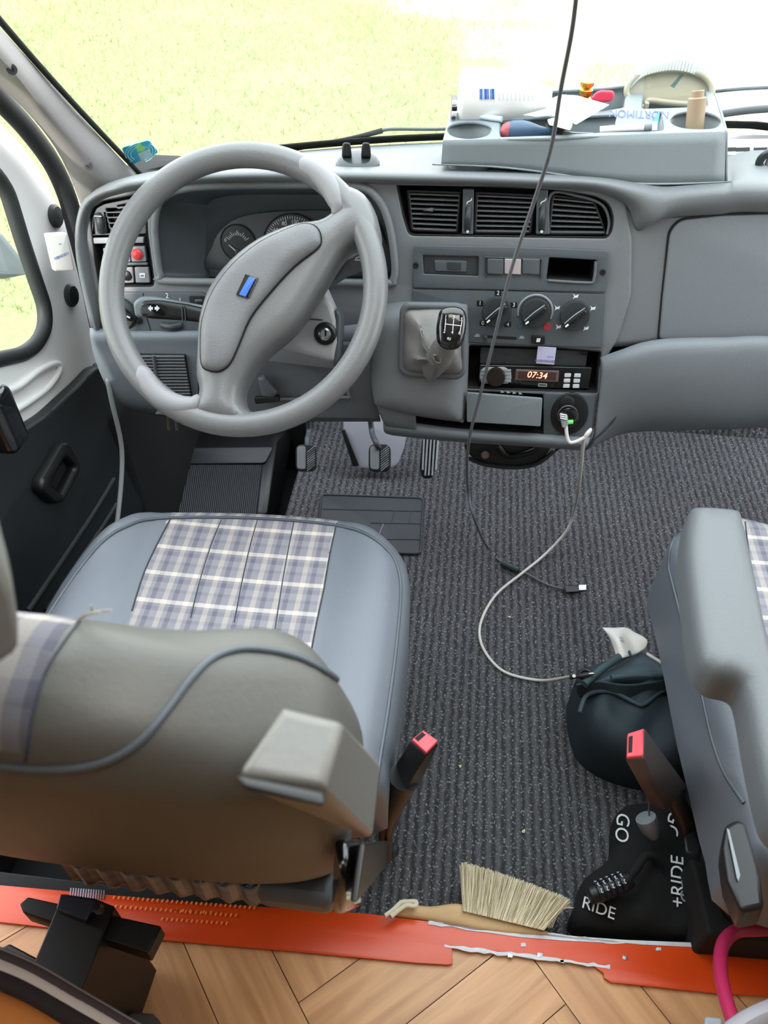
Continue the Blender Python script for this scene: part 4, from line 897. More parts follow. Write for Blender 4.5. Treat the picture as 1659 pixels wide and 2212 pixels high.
for gp in ([(632, 352), (655, 358), (684, 374), (708, 398), (724, 424), (730, 448), (722, 466)], [(292, 790), (308, 808), (328, 838), (354, 862), (390, 876), (418, 872), (431, 854)]):
    tube('thumb_grip', [W.hit(a_, b_, .006) for a_, b_ in sm(gp, 3, False)], .014, GRIPM, SWH, k=1, n=16, rr=[.004, .013, .0145, .015, .0145, .012, .004])
tube('column_tube', [WC+WN*-.01+Vector((.01, 0, .0)), WC-WN*.14], .045, PANEL, CO, smoothp=False, n=28)

# ------------------------------------------------------------------ gear lever
GL = thing('gear_lever', 'gear lever with black patterned knob and grey leather boot', 'gear lever', H(935, 740, .05))
GS = F0.sh(.052)
tube('boot_frame', [GS.hit(a, b, .0) for a, b in rc([(872, 670), (880, 660), (990, 662), (1002, 674), (1000, 800), (990, 812), (880, 805), (868, 795)], 10)], .006, DASH2, GL, closed=True, k=1, n=10)
kb = Vector(H(965, 745, .115)); ringsB = []
cB = [(872, 672), (905, 664), (950, 662), (995, 668), (998, 710), (998, 760), (994, 806), (945, 806), (900, 802), (872, 796), (870, 755), (870, 710)]
def boot_ring(t, off, amp):
    out = []
    for i, (a, b) in enumerate(cB):
        p = GS.hit(a, b, 0); c_ = H(948, 765, .10); q = p.lerp(c_, t)+GS.n*(off)
        q += GS.u*math.sin(i*2.3+t*5)*amp+GS.v*math.cos(i*1.9+t*4)*amp; out.append(q)
    return out
loft('boot', [boot_ring(0, -.004, 0), boot_ring(.15, .004, .002), boot_ring(.38, .006, .006), boot_ring(.6, .012, .006), boot_ring(.8, .018, .004), boot_ring(.92, .03, .001)], mat('boot_leather', '#72706e', .5, .5, 150, vary=.1), GL, nu=4, nv=4, closed=True, solid=.002)
# hanging fold of the boot
V_ = [H(a, b, c) for a, b, c in [(905, 765, .07), (935, 745, .10), (985, 765, .10), (975, 790, .09), (945, 815, .085), (932, 828, .075), (915, 815, .07), (910, 785, .08), (945, 780, .115)]]
hull('boot_fold', V_, mat('boot_leather', '#72706e'), GL, bev=.006, bseg=4)
tube('boot_collar', [H(948, 770, .10), H(960, 748, .115), H(966, 735, .12)], .016, mat('boot_leather', '#72706e'), GL, rr=[.020, .017, .013], n=18)
KF_ = Fr(H(972, 708, .135), (-.05, -.80, .60), (.12, 0, 1))
kp = [(945, 690), (952, 670), (975, 662), (1000, 668), (1008, 690), (1003, 730), (990, 752), (965, 756), (946, 742), (942, 715)]
kn_, kbv, _ = puff('knob', KF_, sm(kp, 4), .010, .014, GLOSSB, GL, step=.004, skirt=.018, pw=2.3, flare=-.25)
for a in ([(963, 688), (961, 712)], [(980, 690), (978, 714)], [(998, 693), (994, 716)], [(962, 700), (996, 704)]):
    tube('gear_pattern_line', [KF_.hit(x, y, .0108) for x, y in a], .0005, MARK, kn_, smoothp=False, n=6)
for s, x, y in (('1', 963, 684), ('3', 980, 686), ('5', 997, 690), ('2', 960, 716), ('4', 977, 718), ('R', 993, 720)): text(s, KF_, x, y, .0062, MARK, kn_, .0105)
text('R5', KF_, 970, 732, .005, MARK, kn_, .0100)
# ------------------------------------------------------------------ driver seat
DS = thing('driver_chair', 'grey vinyl driver seat with plaid centre, nearest the steering wheel', 'seat', (-.31, .60, 0))
SFm = Fr((-.31, .62, .385), (0, -.05, 1), (0, 1, 0))
co_px = [(95, 1330), (150, 1240), (212, 1166), (268, 1132), (335, 1114), (500, 1112), (640, 1119), (745, 1131), (805, 1148), (852, 1182), (878, 1218), (886, 1262), (884, 1340), (874, 1440), (860, 1540), (843, 1640)]
cu_ = SFm.P(co_px, .02)
cu_ = [(a, b) for a, b in cu_]+[(.24, -.19), (0, -.205), (-.25, -.19), (-.268, -.08)]
def pxp(fr, L, off=0): return [fr.p(a, b, off) for a, b in L]
plp = pxp(SFm, [(727, 1128), (712, 1200), (700, 1270), (684, 1345), (668, 1430), (650, 1520)], .05)+[(.12, -.195), (-.13, -.195)]+pxp(SFm, [(258, 1420), (285, 1320), (312, 1235), (345, 1165), (370, 1106)], .05)
plp = [(a, b+(.03 if k in (0, len(plp)-1) else 0)) for k, (a, b) in enumerate(plp)]
def seat_h(x, y, d):
    v = 0
    ex = abs(x)/.15
    if ex > 1: v += .012*math.sin(min((ex-1)/.7, 1)*math.pi)
    else:
        c = (x/.052+.5) % 1; v += -.0022*math.exp(-((c-.5)/.10)**2)*0-.003*(1-ex*ex)
    return v*min(1, d/.03)
cush, cbv, _s = puff('cushion', SFm, [tuple(q) for q in sm(cu_, 3)], .052, .045, VINYL, DS, px=False, step=.0095, skirt=.10, pw=2.3, hf=seat_h, split=[('plaid_panel', PLAID, plp)])
pp = onsurf(cbv, sm([(104, 1330), (165, 1238), (222, 1170), (275, 1137), (338, 1121), (500, 1119), (640, 1126), (740, 1138), (795, 1156), (838, 1190), (858, 1225), (865, 1275), (860, 1350), (850, 1440), (836, 1540), (820, 1640), (812, 1700)], 4, False), .0005)
tube('piping', pp, .0028, PIPE, DS, k=1, n=8)
for L in ([(727, 1131), (712, 1200), (700, 1270), (684, 1345), (668, 1430)], [(370, 1118), (345, 1165), (312, 1235), (285, 1320)]):
    tube('panel_seam', onsurf(cbv, sm(L, 4, False), .0003), .0012, SEAM, DS, k=1, n=6)
for L in ([(480, 1118), (455, 1180), (430, 1260), (412, 1335)], [(557, 1120), (540, 1180), (522, 1260), (506, 1345)], [(636, 1122), (622, 1190), (608, 1270), (594, 1360)]):
    tube('channel_seam', onsurf(cbv, sm(L, 4, False), -.0004), .0011, SEAM, DS, k=1, n=6)
hull('tucked_vinyl', [B_+Vector((dx, dy, dz)) for B_ in (Vector((-.13, .322, .385)),) for dx in (-.05, .04) for dy in (-.02, .03) for dz in (-.02, .02)], VINYL, DS, bev=.012)
box('seat_base', (-.31, .66, .18), (.42, .36, .30), BLACKM, DS, bev=.02)
box('seat_rail', (-.085, .63, .245), (.02, .34, .04), mat('rail_metal', '#3a3d40', .4, metal=.6), DS, bev=.004)
hull('clear_tab', [at(a, b, x=-.062) for a, b in [(852, 1560), (858, 1600), (846, 1612), (842, 1566)]]+[at(a, b, x=-.066) for a, b in [(852, 1560), (846, 1612)]], mat('pale_tab', '#a9aeb3', .3), DS, bev=.0008)
hull('clear_tab', [at(a, b, x=-.062) for a, b in [(838, 1664), (848, 1684), (838, 1726), (824, 1722), (822, 1672)]]+[at(a, b, x=-.066) for a, b in [(838, 1664), (824, 1722)]], mat('pale_tab', '#a9aeb3', .3), DS, bev=.0008)
# backrest: levels of rounded sections leaning back
BT = Vector((0, -.27, .963)).normalized(); BN = Vector((0, .963, .27)).normalized(); B0 = Vector((-.31, .375, .40))
lev = [(-.020, .190, .030), (-.008, .212, .046), (.03, .230, .058), (.10, .236, .066), (.20, .243, .068), (.30, .254, .066), (.38, .262, .064), (.44, .256, .061), (.49, .238, .056), (.525, .190, .048), (.548, .145, .036), (.558, .095, .018)]
rings = []; NB = 72
for s_, w_, t_ in lev:
    R = []
    for k in range(NB):
        a = 2*math.pi*k/NB; e = 2/3.4
        cx_ = math.copysign(abs(math.cos(a))**e, math.cos(a)); sx_ = math.copysign(abs(math.sin(a))**e, math.sin(a))
        x_ = cx_*w_; y_ = sx_*t_
        if y_ > 0: y_ += .022*math.exp(-((abs(x_)-.21)/.045)**2)*min(1, s_/.1 if s_ > 0 else 0)*(1 if s_ < .5 else .3)
        R.append(B0+BT*s_+Vector((x_, 0, 0))+BN*y_)
    rings.append(R)
def ring_mesh(rings, sub):
    cols = [sm([r[j] for r in rings], sub, False) for j in range(NB)]; K = len(cols[0])
    V = [cols[j][i] for i in range(K) for j in range(NB)]
    F = [[i*NB+j, i*NB+(j+1) % NB, (i+1)*NB+(j+1) % NB, (i+1)*NB+j] for i in range(K-1) for j in range(NB)]
    F.append([(K-1)*NB+j for j in range(NB)]); F.append(list(range(NB))[::-1]); return V, F
V, F = ring_mesh(rings, 4)
Vl = [(v-B0).dot(Vector((1, 0, 0))) for v in V]
def back_parts(V, F, B0, parent, hw=.135):
    bm = bmesh.new(); bv_ = [bm.verts.new(v) for v in V]
    for f in F: bm.faces.new([bv_[i] for i in f])
    for co, no in ((B0+Vector((hw, 0, 0)), Vector((1, 0, 0))), (B0-Vector((hw, 0, 0)), Vector((1, 0, 0))), (B0-BN*.040, BN), (B0+BT*.03, BT)):
        bmesh.ops.bisect_plane(bm, geom=bm.verts[:]+bm.edges[:]+bm.faces[:], plane_co=co, plane_no=no)
    bm.verts.index_update(); V = [v.co.copy() for v in bm.verts]; F = [[v.index for v in f.verts] for f in bm.faces]; bm.free()
    FP_, FV = [], []
    for f in F:
        c = sum((V[i] for i in f), Vector())/len(f)-B0; u_ = c.x; n_ = c.dot(BN); s_ = c.dot(BT)
        if abs(u_) < hw and n_ > -.040 and s_ > .03: FP_.append(f)
        else: FV.append(f)
    def comp(Ff):
        us = sorted({i for f in Ff for i in f}); mp = {a: b for b, a in enumerate(us)}
        return [V[i] for i in us], [[mp[i] for i in f] for f in Ff], [((V[i]-B0).x, (V[i]-B0).dot(BT)+(V[i]-B0).dot(BN)*.0 - (.0 if (V[i]-B0).dot(BN) > 0 else 0)+((V[i]-B0).dot(BN) if (V[i]-B0).dot(BT) > .5 else 0)*-1) for i in us]
    a, b, c = comp(FV); o = mk('backrest', a, b, VINYLB, parent, uv=c, ang=60)
    a, b, c = comp(FP_); p = mk('backrest_plaid', a, b, PLAID2, parent, uv=c, ang=60)
    return o, p
bb0 = BVHTree.FromPolygons(V, F); seam_u = [q.x-B0.x for q in onsurf(bb0, [(180, 1340), (110, 1430), (62, 1600)])]; print('seam u', seam_u)
back, backp = back_parts(V, F, B0, DS, sum(seam_u)/len(seam_u))
bb = BVHTree.FromPolygons(V, F)
tube('backrest_piping', onsurf(bb, sm([(-60, 1652), (0, 1653), (90, 1660), (180, 1655), (250, 1635), (310, 1595), (365, 1530), (410, 1470), (455, 1425), (510, 1405), (570, 1405), (640, 1420), (700, 1450), (745, 1490), (768, 1540)], 4, False), .0006), .0026, PIPE, DS, k=1, n=8)
tube('backrest_seam', onsurf(bb, sm([(180, 1335), (140, 1385), (100, 1450), (75, 1530), (62, 1600), (55, 1645)], 4, False), .0003), .0010, SEAM, DS, k=1, n=6)
# loose threads on the top edge
for L in ([(170, 1345), (190, 1325), (240, 1318)], [(180, 1340), (198, 1320), (196, 1308)], [(165, 1350), (185, 1330), (215, 1322)]):
    q = onsurf(bb, [L[0]], .002)
    if q: tube('loose_thread', [q[0]]+[at(a, b, z=q[0].z+.010*(i+1)) for i, (a, b) in enumerate(L[1:])], .0006, mat('thread', '#a39a8a', .9), DS, n=5, k=4)
# frayed plaid cloth hanging below the back
hem = [(60, 1872), (130, 1880), (220, 1893), (320, 1905), (420, 1918), (520, 1930), (590, 1945)]; hem2 = [(60, 1884), (130, 1903), (220, 1915), (320, 1930), (420, 1942), (520, 1958), (590, 1975)]
h0 = [B0+BT*.01+BN*-.057+Vector((x, 0, 0)) for x in (-.22, -.12, -.04, .04, .12, .2)]
Vh = []; NH = 60
for r_ in range(4):
    for k in range(NH+1):
        x = -.11+.25*k/NH; zz = -.014-.015*r_+(.004*math.sin(k*1.7)*(r_/3)); Vh.append(B0+BT*zz+BN*(-.058-.004*r_+.003*math.sin(k*.9))+Vector((x, 0, 0)))
mk('cloth_hem', Vh, [[r_*(NH+1)+k, r_*(NH+1)+k+1, (r_+1)*(NH+1)+k+1, (r_+1)*(NH+1)+k] for r_ in range(3) for k in range(NH)], plaid_mat('plaid_lightened', 1.25), DS, uv=[(v.x, v.z*.5) for v in Vh], solid=.002)  # plaid colour lightened to offset the dim brown light here
mk('cloth_edge', Vh[-(NH+1)*1:]+[v+Vector((0, -.001, -.0035)) for v in Vh[-(NH+1):]], [[k, k+1, NH+2+k, NH+1+k] for k in range(NH)], mat('thread', '#a39a8a'), DS, solid=.002)
# headrest
hr = [Vector((-.31+sx*.118, .155+sy_*.045-(.02 if sz > 0 else 0), 1.055+sz*.055)) for sx in (-1, 1) for sy_ in (-1, 1) for sz in (-1, 1)]
hl_ = [at(a, b, d=.33) for a, b in [(-240, 1150), (0, 1188), (40, 1290), (60, 1385), (35, 1425), (-20, 1462), (-240, 1490)]]
hull('headrest', hl_+[p+Vector((-.03, .05, .03)) for p in hl_], VINYLB, DS, bev=.012, bseg=5)
for x in (-.36, -.26): tube('headrest_post', [Vector((x, .20, .92)), Vector((x, .17, 1.03))], .006, METAL, DS, smoothp=False, n=12)
# raised armrest at the inner side of the backrest
ar_t = [at(a, b, z=.95) for a, b in [(608, 1528), (740, 1560), (704, 1700), (512, 1672)]]
ar_m = [at(a, b, z=.93) for a, b in [(512, 1695), (600, 1718), (704, 1735)]]
ar_b = [at(a, b, z=.76) for a, b in [(700, 1590), (800, 1628), (822, 1655), (805, 1812), (620, 1740)]]
hull('armrest_lip', [at(a, b, z=.958) for a, b in [(512, 1676), (700, 1714), (702, 1738), (690, 1742), (522, 1704)]]+[at(a, b, z=.945) for a, b in [(512, 1672), (702, 1710), (702, 1736), (525, 1702)]], BLACK, DS, bev=.003)
hull('folded_armrest', ar_t+ar_m+ar_b, mat('armrest_grey', '#6f6e6a', .38, .25, 260), DS, bev=.013, bseg=4)
bkt = hull('recliner_cover', [at(a, b, x=-.055) for a, b in [(756, 1815), (784, 1812), (780, 1960), (748, 1975), (742, 1900)]]+[at(a, b, x=-.055)+Vector((-.012, 0, 0)) for a, b in [(756, 1815), (784, 1812), (780, 1960), (748, 1975)]], GLOSSB, DS, bev=.005)
hull('recliner_bracket', [at(a, b, x=-.045) for a, b in [(790, 1822), (845, 1815), (852, 1850), (822, 1872), (795, 1905), (772, 1950)]]+[at(a, b, x=-.045)+Vector((-.006, 0, 0)) for a, b in [(790, 1822), (845, 1815), (852, 1850), (822, 1872), (795, 1905), (772, 1950)]], mat('rusty_bracket', '#1d1512', .4), DS, bev=.002)
lathe('hinge_bolt', at(843, 1835, x=-.045), (1, -.2, .2), [(.011, 0), (.011, .008), (.007, .012)], mat('rail_metal', '#3a3d40'), DS, n=20)

# ------------------------------------------------------------------ passenger seat
PS = thing('passenger_chair', 'grey vinyl passenger seat with plaid centre at the right edge', 'seat', (.60, .60, 0))
PFm = Fr((.58, .62, .40), (0, -.04, 1), (0, 1, 0))
pc = [((p-PFm.o).x, (p-PFm.o).y) for p in [at(a, b, z=(.44, .44, .43, .40, .36, .33, .32, .32, .32, .32)[i]) for i, (a, b) in enumerate([(1562, 1108), (1500, 1122), (1458, 1156), (1433, 1205), (1426, 1270), (1434, 1360), (1450, 1450), (1476, 1570), (1510, 1700), (1548, 1840)])]]
pc = pc+[(pc[-1][0]+.02, -.235), (0, -.25), (.26, -.24), (.285, 0), (.26, .22), (.18, .268), (.05, .272)]
ppl = [(-.135, .30), (-.14, -.4), (.15, -.4), (.14, .30)]
pcu, pcb, _s = puff('cushion', PFm, [tuple(q) for q in sm(pc, 3)], .052, .045, VINYL, PS, px=False, step=.0105, skirt=.12, pw=2.3, split=[('plaid_panel', PLAID, ppl)])
tube('piping', onsurf(pcb, sm([(1530, 1120), (1490, 1130), (1456, 1165), (1446, 1215), (1450, 1280), (1468, 1345), (1494, 1420), (1512, 1480), (1526, 1540), (1540, 1600), (1566, 1670), (1608, 1735)], 4, False), .0005), .0028, PIPE, PS, k=1, n=8)
tube('panel_seam', onsurf(pcb, sm([(1608, 1112), (1618, 1200), (1634, 1300), (1655, 1400)], 4, False), .0003), .0012, SEAM, PS, k=1, n=6)
AF = Fr(at(1560, 1300, z=.63), (0, -.02, 1), (0, 1, 0))
ao = [(1476, 1205), (1483, 1128), (1496, 1112), (1583, 1119), (1600, 1142), (1625, 1255), (1655, 1400), (1700, 1560), (1740, 1760), (1730, 1830), (1675, 1795), (1652, 1745), (1626, 1630), (1606, 1520), (1590, 1486), (1548, 1474), (1525, 1460), (1503, 1425), (1487, 1320)]
arm, abv, _ = puff('armrest', AF, sm(ao, 4), .024, .022, mat('armrest_dark', '#5f6366', .45, .3, 300), PS, step=.007, skirt=.030, pw=2.4)
hull('base_trim', [at(a, b, z=.26) for a, b in [(1440, 1418), (1447, 1425), (1512, 1720), (1560, 1900), (1540, 1900), (1500, 1740)]]+[at(a, b, z=.235) for a, b in [(1442, 1425), (1520, 1770), (1560, 1900), (1548, 1905)]], mat('seat_trim_grey', '#5f6970', .35), PS, bev=.003)
box('seat_base', (.62, .66, .20), (.36, .34, .34), BLACKM, PS, bev=.02)
# passenger backrest (mostly beyond the frame)
V2 = [v+Vector((.985, -.02, .05)) for v in V]; back_parts(V2, F, B0+Vector((.985, -.02, .05)), PS)
rc_ = [at(a, b, z=.475) for a, b in [(1566, 1782), (1590, 1768), (1612, 1775), (1645, 1900), (1652, 1960), (1600, 1970), (1570, 1900), (1560, 1830)]]
rcv = hull('recliner_cover', rc_+[p+Vector((.010, 0, -.05)) for p in rc_], BLACK, PS, bev=.006)
uf = [at(a, b, z=.13) for a, b in [(1490, 1850), (1560, 1900), (1700, 1960), (1760, 2040), (1530, 2020)]]
hull('underframe', uf+[p-Vector((0, 0, .10)) for p in uf], BLACKM, PS, bev=.006)
plate('cover_chevron', Fr(at(1595, 1860, z=.477), (0, 0, 1), (0, 1, 0)), [(1570, 1788), (1576, 1792), (1600, 1890), (1596, 1904), (1592, 1896)], DIM, rcv, t=.002, off=.001)
hull('rail_lever', [at(a, b, z=.22) for a, b in [(1476, 1808), (1500, 1790), (1520, 1830), (1510, 1855), (1480, 1842)]]+[at(a, b, z=.19) for a, b in [(1476, 1808), (1500, 1790), (1520, 1830), (1480, 1842)]], BLACK, PS, bev=.004)
hull('seat_rail', [at(a, b, z=.10) for a, b in [(1520, 1830), (1545, 1840), (1600, 2010), (1555, 2010)]]+[at(a, b, z=.06) for a, b in [(1520, 1830), (1545, 1840), (1600, 2010), (1555, 2010)]], mat('rail_metal', '#3a3d40'), PS, bev=.004)
tube('recliner_lever', [at(1550, 1850, z=.2), at(1562, 1930, z=.16), at(1580, 1990, z=.12)], .010, BLACK, PS, n=12)

# ------------------------------------------------------------------ seat belt buckles
def buckle(nm, head, d0, d1, up, lab, base, bodym, stalkm, slot_r):
    t = thing(nm, lab, 'seat belt buckle', at(*base[0], z=base[1]))
    A_ = [at(a, b, z=d0) for a, b in head]; B_ = [at(a, b, z=d1) for a, b in up]
    hull('housing', A_+B_, bodym, t, bev=.004, bseg=3)
    n = (A_[1]-A_[0]).cross(A_[2]-A_[0]).normalized(); n = n if n.dot(CAM-A_[0]) > 0 else -n
    c = sum(A_, Vector())/len(A_); fr_ = Fr(c, n, (A_[0]-A_[-1]).normalized())
    q = [((p-c).dot(fr_.u)*.9, (p-c).dot(fr_.v)*.9) for p in A_]
    pb = plate('release_button', fr_, rc(q, .002), PINKR, t, px=False, t=.006, off=.004, bev=.0015)
    s_ = slot_r; e = [((A_[s_[0]]*(1-t_[0])+A_[s_[1]]*t_[0])*(1-t_[1])+(A_[s_[3]]*(1-t_[0])+A_[s_[2]]*t_[0])*t_[1]-c) for t_ in ((.2, .10), (.8, .10), (.8, .32), (.2, .32))]
    plate('tongue_slot', fr_, [(p.dot(fr_.u), p.dot(fr_.v)) for p in e], BLACKM, pb, px=False, t=.001, off=.0046, bev=.0002)
    return t
t = buckle('driver_buckle', [(886, 1600), (914, 1578), (949, 1603), (921, 1632)], .44, .34, [(850, 1660), (882, 1622), (905, 1700), (868, 1722)], 'black belt buckle with red button beside the driver seat cushion', ((835, 1800), .2), BLACK, BLACK, (0, 1, 2, 3))
tube('buckle_stalk', [at(872, 1680, z=.36), at(845, 1745, z=.30), at(834, 1795, z=.25), at(832, 1850, z=.2)], .012, BLACK, t, rr=[.021, .016, .010, .010], n=14)
t = buckle('passenger_buckle', [(1353, 1585), (1392, 1573), (1390, 1638), (1351, 1642)], .42, .28, [(1415, 1700), (1450, 1655), (1485, 1700), (1440, 1755), (1405, 1740)], 'brown black belt buckle with red button beside passenger seat', ((1460, 1750), .2), mat('buckle_brown', '#3a3230', .45), BLACK, (0, 3, 2, 1))
tube('buckle_stalk', [at(1450, 1710, z=.28), at(1480, 1770, z=.22), at(1500, 1820, z=.18)], .014, BLACK, t, n=12)

# ------------------------------------------------------------------ pedals and items under the dash
def pedal(nm, cx, cy_, w_, h_, zz, lab, arm_, striped=False):
    c = at(cx, cy_, z=zz); fr_ = Fr(c, (0, -.62, .78)); t = thing(nm, lab, 'pedal', c)
    q = rc([(cx-w_/2, cy_-h_/2), (cx+w_/2, cy_-h_/2), (cx+w_/2, cy_+h_/2), (cx-w_/2, cy_+h_/2)], w_*.32)
    if striped: q = rc([(cx-14, cy_-44), (cx+20, cy_-44), (cx+18, cy_+10), (cx+8, cy_+44), (cx-14, cy_+44), (cx-20, cy_+20)], 8)
    p = plate('pad', fr_, q, RUBBER if not striped else BLACK, t, t=.007, bev=.0025)
    if striped:
        for k in range(5):
            x = cx-14+k*7.5; tube('tread_rib', [fr_.hit(x+4, cy_-40, .001), fr_.hit(x-1+(0 if k else 2), cy_+(38 if 0 < k < 4 else 26), .001)], .0021, mat('rib_light', '#b4b8bb', .4), p, smoothp=False, n=8)
    else:
        pm = mat('pedal_worn', '#a4a9ad', .3)
        plate('worn_face', fr_, rc([(cx-w_*.42, cy_-h_*.42), (cx-w_*.02, cy_-h_*.44), (cx-w_*.02, cy_+h_*.42), (cx-w_*.42, cy_+h_*.40)], 6), pm, p, t=.002, off=.001, bev=.0005)
        for k in range(9):
            y = cy_-h_*.30+k*h_*.085; tube('tread_rib', [fr_.hit(cx+w_*.05, y+6, .001), fr_.hit(cx+w_*.42, y-8, .001)], .0011, pm, p, smoothp=False, n=6)
    tube('pedal_arm', [fr_.w(0, .02, -.008)]+[at(a, b, y=c_) for a, b, c_ in arm_]+[Vector((at(arm_[-1][0], arm_[-1][1], y=arm_[-1][2]).x, 1.36, .56))], .0065, mat('arm_grey', '#4a5155', .5), t, n=12)
    return t
pedal('clutch_pedal', 661, 989, 46, 58, .20, 'left rubber pedal with worn shiny face on a thick arm', [(664, 950, 1.34), (666, 905, 1.40)])
pedal('brake_pedal', 820, 989, 48, 60, .20, 'middle rubber pedal in front of the white board', [(812, 955, 1.34), (800, 905, 1.42)])
pedal('accelerator_pedal', 926, 989, 40, 76, .18, 'right narrow pedal with light vertical ribs', [(930, 945, 1.40)], True)
wb = thing('insulation_board', 'pale grey shaped board leaning behind the brake pedal', 'board', at(810, 1005, z=.02))
plate('board', Fr(at(810, 960, y=1.50), (0, -.9, .45)), rc([(740, 880), (892, 880), (872, 970), (858, 1004), (840, 1012), (762, 1010), (742, 930)], 8), mat('pale_board', '#c2c4cf', .6), wb, t=.006, bev=.002)
plate('board_edge', Fr(at(750, 960, y=1.49), (0, -.9, .45)), [(737, 930), (744, 928), (775, 1006), (762, 1008)], BLACK, wb, t=.008)
hb_ = thing('heater_hose_housing', 'dark round heater housing under the centre of the dash', 'heater', at(1100, 1000, z=.15))
HF = Fr(at(1105, 985, y=1.20), (0, -.9, .35))
plate('housing_body', HF, sm([(1015, 955), (1200, 962), (1190, 985), (1155, 1003), (1110, 1010), (1060, 1008), (1022, 992)], 4), mat('housing_dark', '#1f2427', .5), hb_, t=.04, bev=.006)
tube('housing_rim', [HF.hit(a, b, .004) for a, b in [(1012, 990), (1050, 1004), (1110, 1010), (1160, 1002), (1196, 975)]], .004, DGREY, hb_, n=10)
tube('duct', [HF.hit(a, b, .006) for a, b in [(1075, 965), (1100, 985), (1150, 975), (1160, 962)]], .006, BLACK, hb_, n=10)
lathe('housing_screw', HF.hit(1048, 982, .003), HF.n, [(.008, 0), (.008, .003), (.003, .004)], METAL, hb_, n=16)
plate('housing_tab', HF, [(1192, 963), (1202, 966), (1194, 980), (1176, 990)], mat('tab_pale', '#a4abb0', .4), hb_, t=.004, off=.002)
for nm, x in (('wire_end', 362), ('wire_end', 380)): pass
wr = thing('loose_wires', 'two short bare wire ends hanging below the steering wheel', 'wires', at(372, 905, y=1.05))
for x in (363, 380): tube('wire', [at(x, 890, y=1.08), at(x, 912, y=1.08), at(x+2, 928, y=1.08)], .0028, mat('wire_brown', '#6a6158', .6), wr, n=8)
# heel mat
hm = thing('heel_mat', 'black rubber heel mat set in the carpet behind the pedals', 'mat', at(800, 1130, z=0))
MF = Fr((0, 0, .004), (0, 0, 1), (0, 1, 0))
plate('mat_sheet', MF, rc([(694, 1068), (915, 1076), (908, 1196), (684, 1190)], 10), mat('mat_rubber', '#30353a', .5, .3, 200), hm, t=.004, bev=.001)
tube('mat_edge', [MF.hit(a, b, .0005) for a, b in rc([(694, 1068), (915, 1076), (908, 1196), (684, 1190)], 10)], .003, DGREY, hm, closed=True, k=1, n=8)
for a in ([(696, 1100), (912, 1105)], [(800, 1130), (910, 1132)], [(852, 1104), (845, 1131)], [(828, 1132), (815, 1165)], [(800, 1165), (908, 1166)], [(888, 1104), (884, 1131)]): tube('mat_groove', [MF.hit(x, y, .0002) for x, y in a], .0012, DIM if a[0][1] == 1132 else DGREY, hm, smoothp=False, n=6)

# ------------------------------------------------------------------ threshold
TS = thing('threshold_strip', 'orange red painted metal strip between wood floor and carpet', 'threshold', (.13, .40, .045))
TF = Fr((0, .39, .052), (0, 0, 1), (0, 1, 0))
plate('paint_strip', TF, [(-320, 1885), (0, 1912), (160, 1926), (400, 1948), (790, 1973), (925, 1990), (1050, 2006), (1120, 2018), (1352, 2030), (1500, 2040), (1659, 2052), (1900, 2070), (1900, 2180), (1659, 2152), (1550, 2146), (1350, 2125), (1320, 2122), (1305, 2112), (1304, 2102), (1284, 2088), (1240, 2080), (1200, 2070), (1110, 2058), (1020, 2050), (976, 2048), (978, 2082), (968, 2084), (900, 2080), (600, 2052), (340, 2030), (0, 1992), (-320, 1960)], ORANGE, TS, t=.003, bev=.0006)
TF2 = TF.sh(-.002)
plate('chipped_edge', TF2, [(915, 1985), (1000, 1993), (1130, 2008), (1240, 2022), (1350, 2030), (1500, 2036), (1500, 2046), (1380, 2040), (1345, 2036), (1300, 2036), (1220, 2032), (1120, 2024), (1050, 2014), (1010, 2010)], TAPE, TS, t=.004, off=.0032, bev=.0005)
def jag(x0, x1, y0f, y1f, n, a):
    t_ = []; b_ = []
    for k in range(n+1):
        x = x0+(x1-x0)*k/n; t_.append((x, y0f(x)+random.uniform(-a, a))); b_.append((x, y1f(x)+random.uniform(-a, a)))
    return t_+b_[::-1]
random.seed(11)
plate('paint_chip', TF, jag(960, 1218, lambda x: 2040+(x-960)*.12, lambda x: 2046+(x-960)*.115+(3 if x > 1000 else 0), 18, 2.2), TAPE, TS, t=.002, off=.001, bev=.0002)
plate('paint_chip', TF, jag(1210, 1318, lambda x: 2072+(x-1210)*.12, lambda x: 2078+(x-1210)*.14, 9, 2.2), TAPE, TS, t=.002, off=.001, bev=.0002)
plate('paint_chip', TF, jag(925, 1350, lambda x: 1988+(x-925)*.108, lambda x: 1998+(x-925)*.098, 30, 2.5), TAPE, TS, t=.002, off=.0012, bev=.0002)
for x, y in ((1166, 2062), (1102, 2064), (1422, 2050), (1505, 2052), (1350, 2068), (1130, 2040)): plate('paint_chip', TF, jag(x-5, x+6, lambda q: y-3, lambda q: y+4, 3, 1.5), METAL if y > 2060 else TAPE, TS, t=.002, off=.0014, bev=.0002)
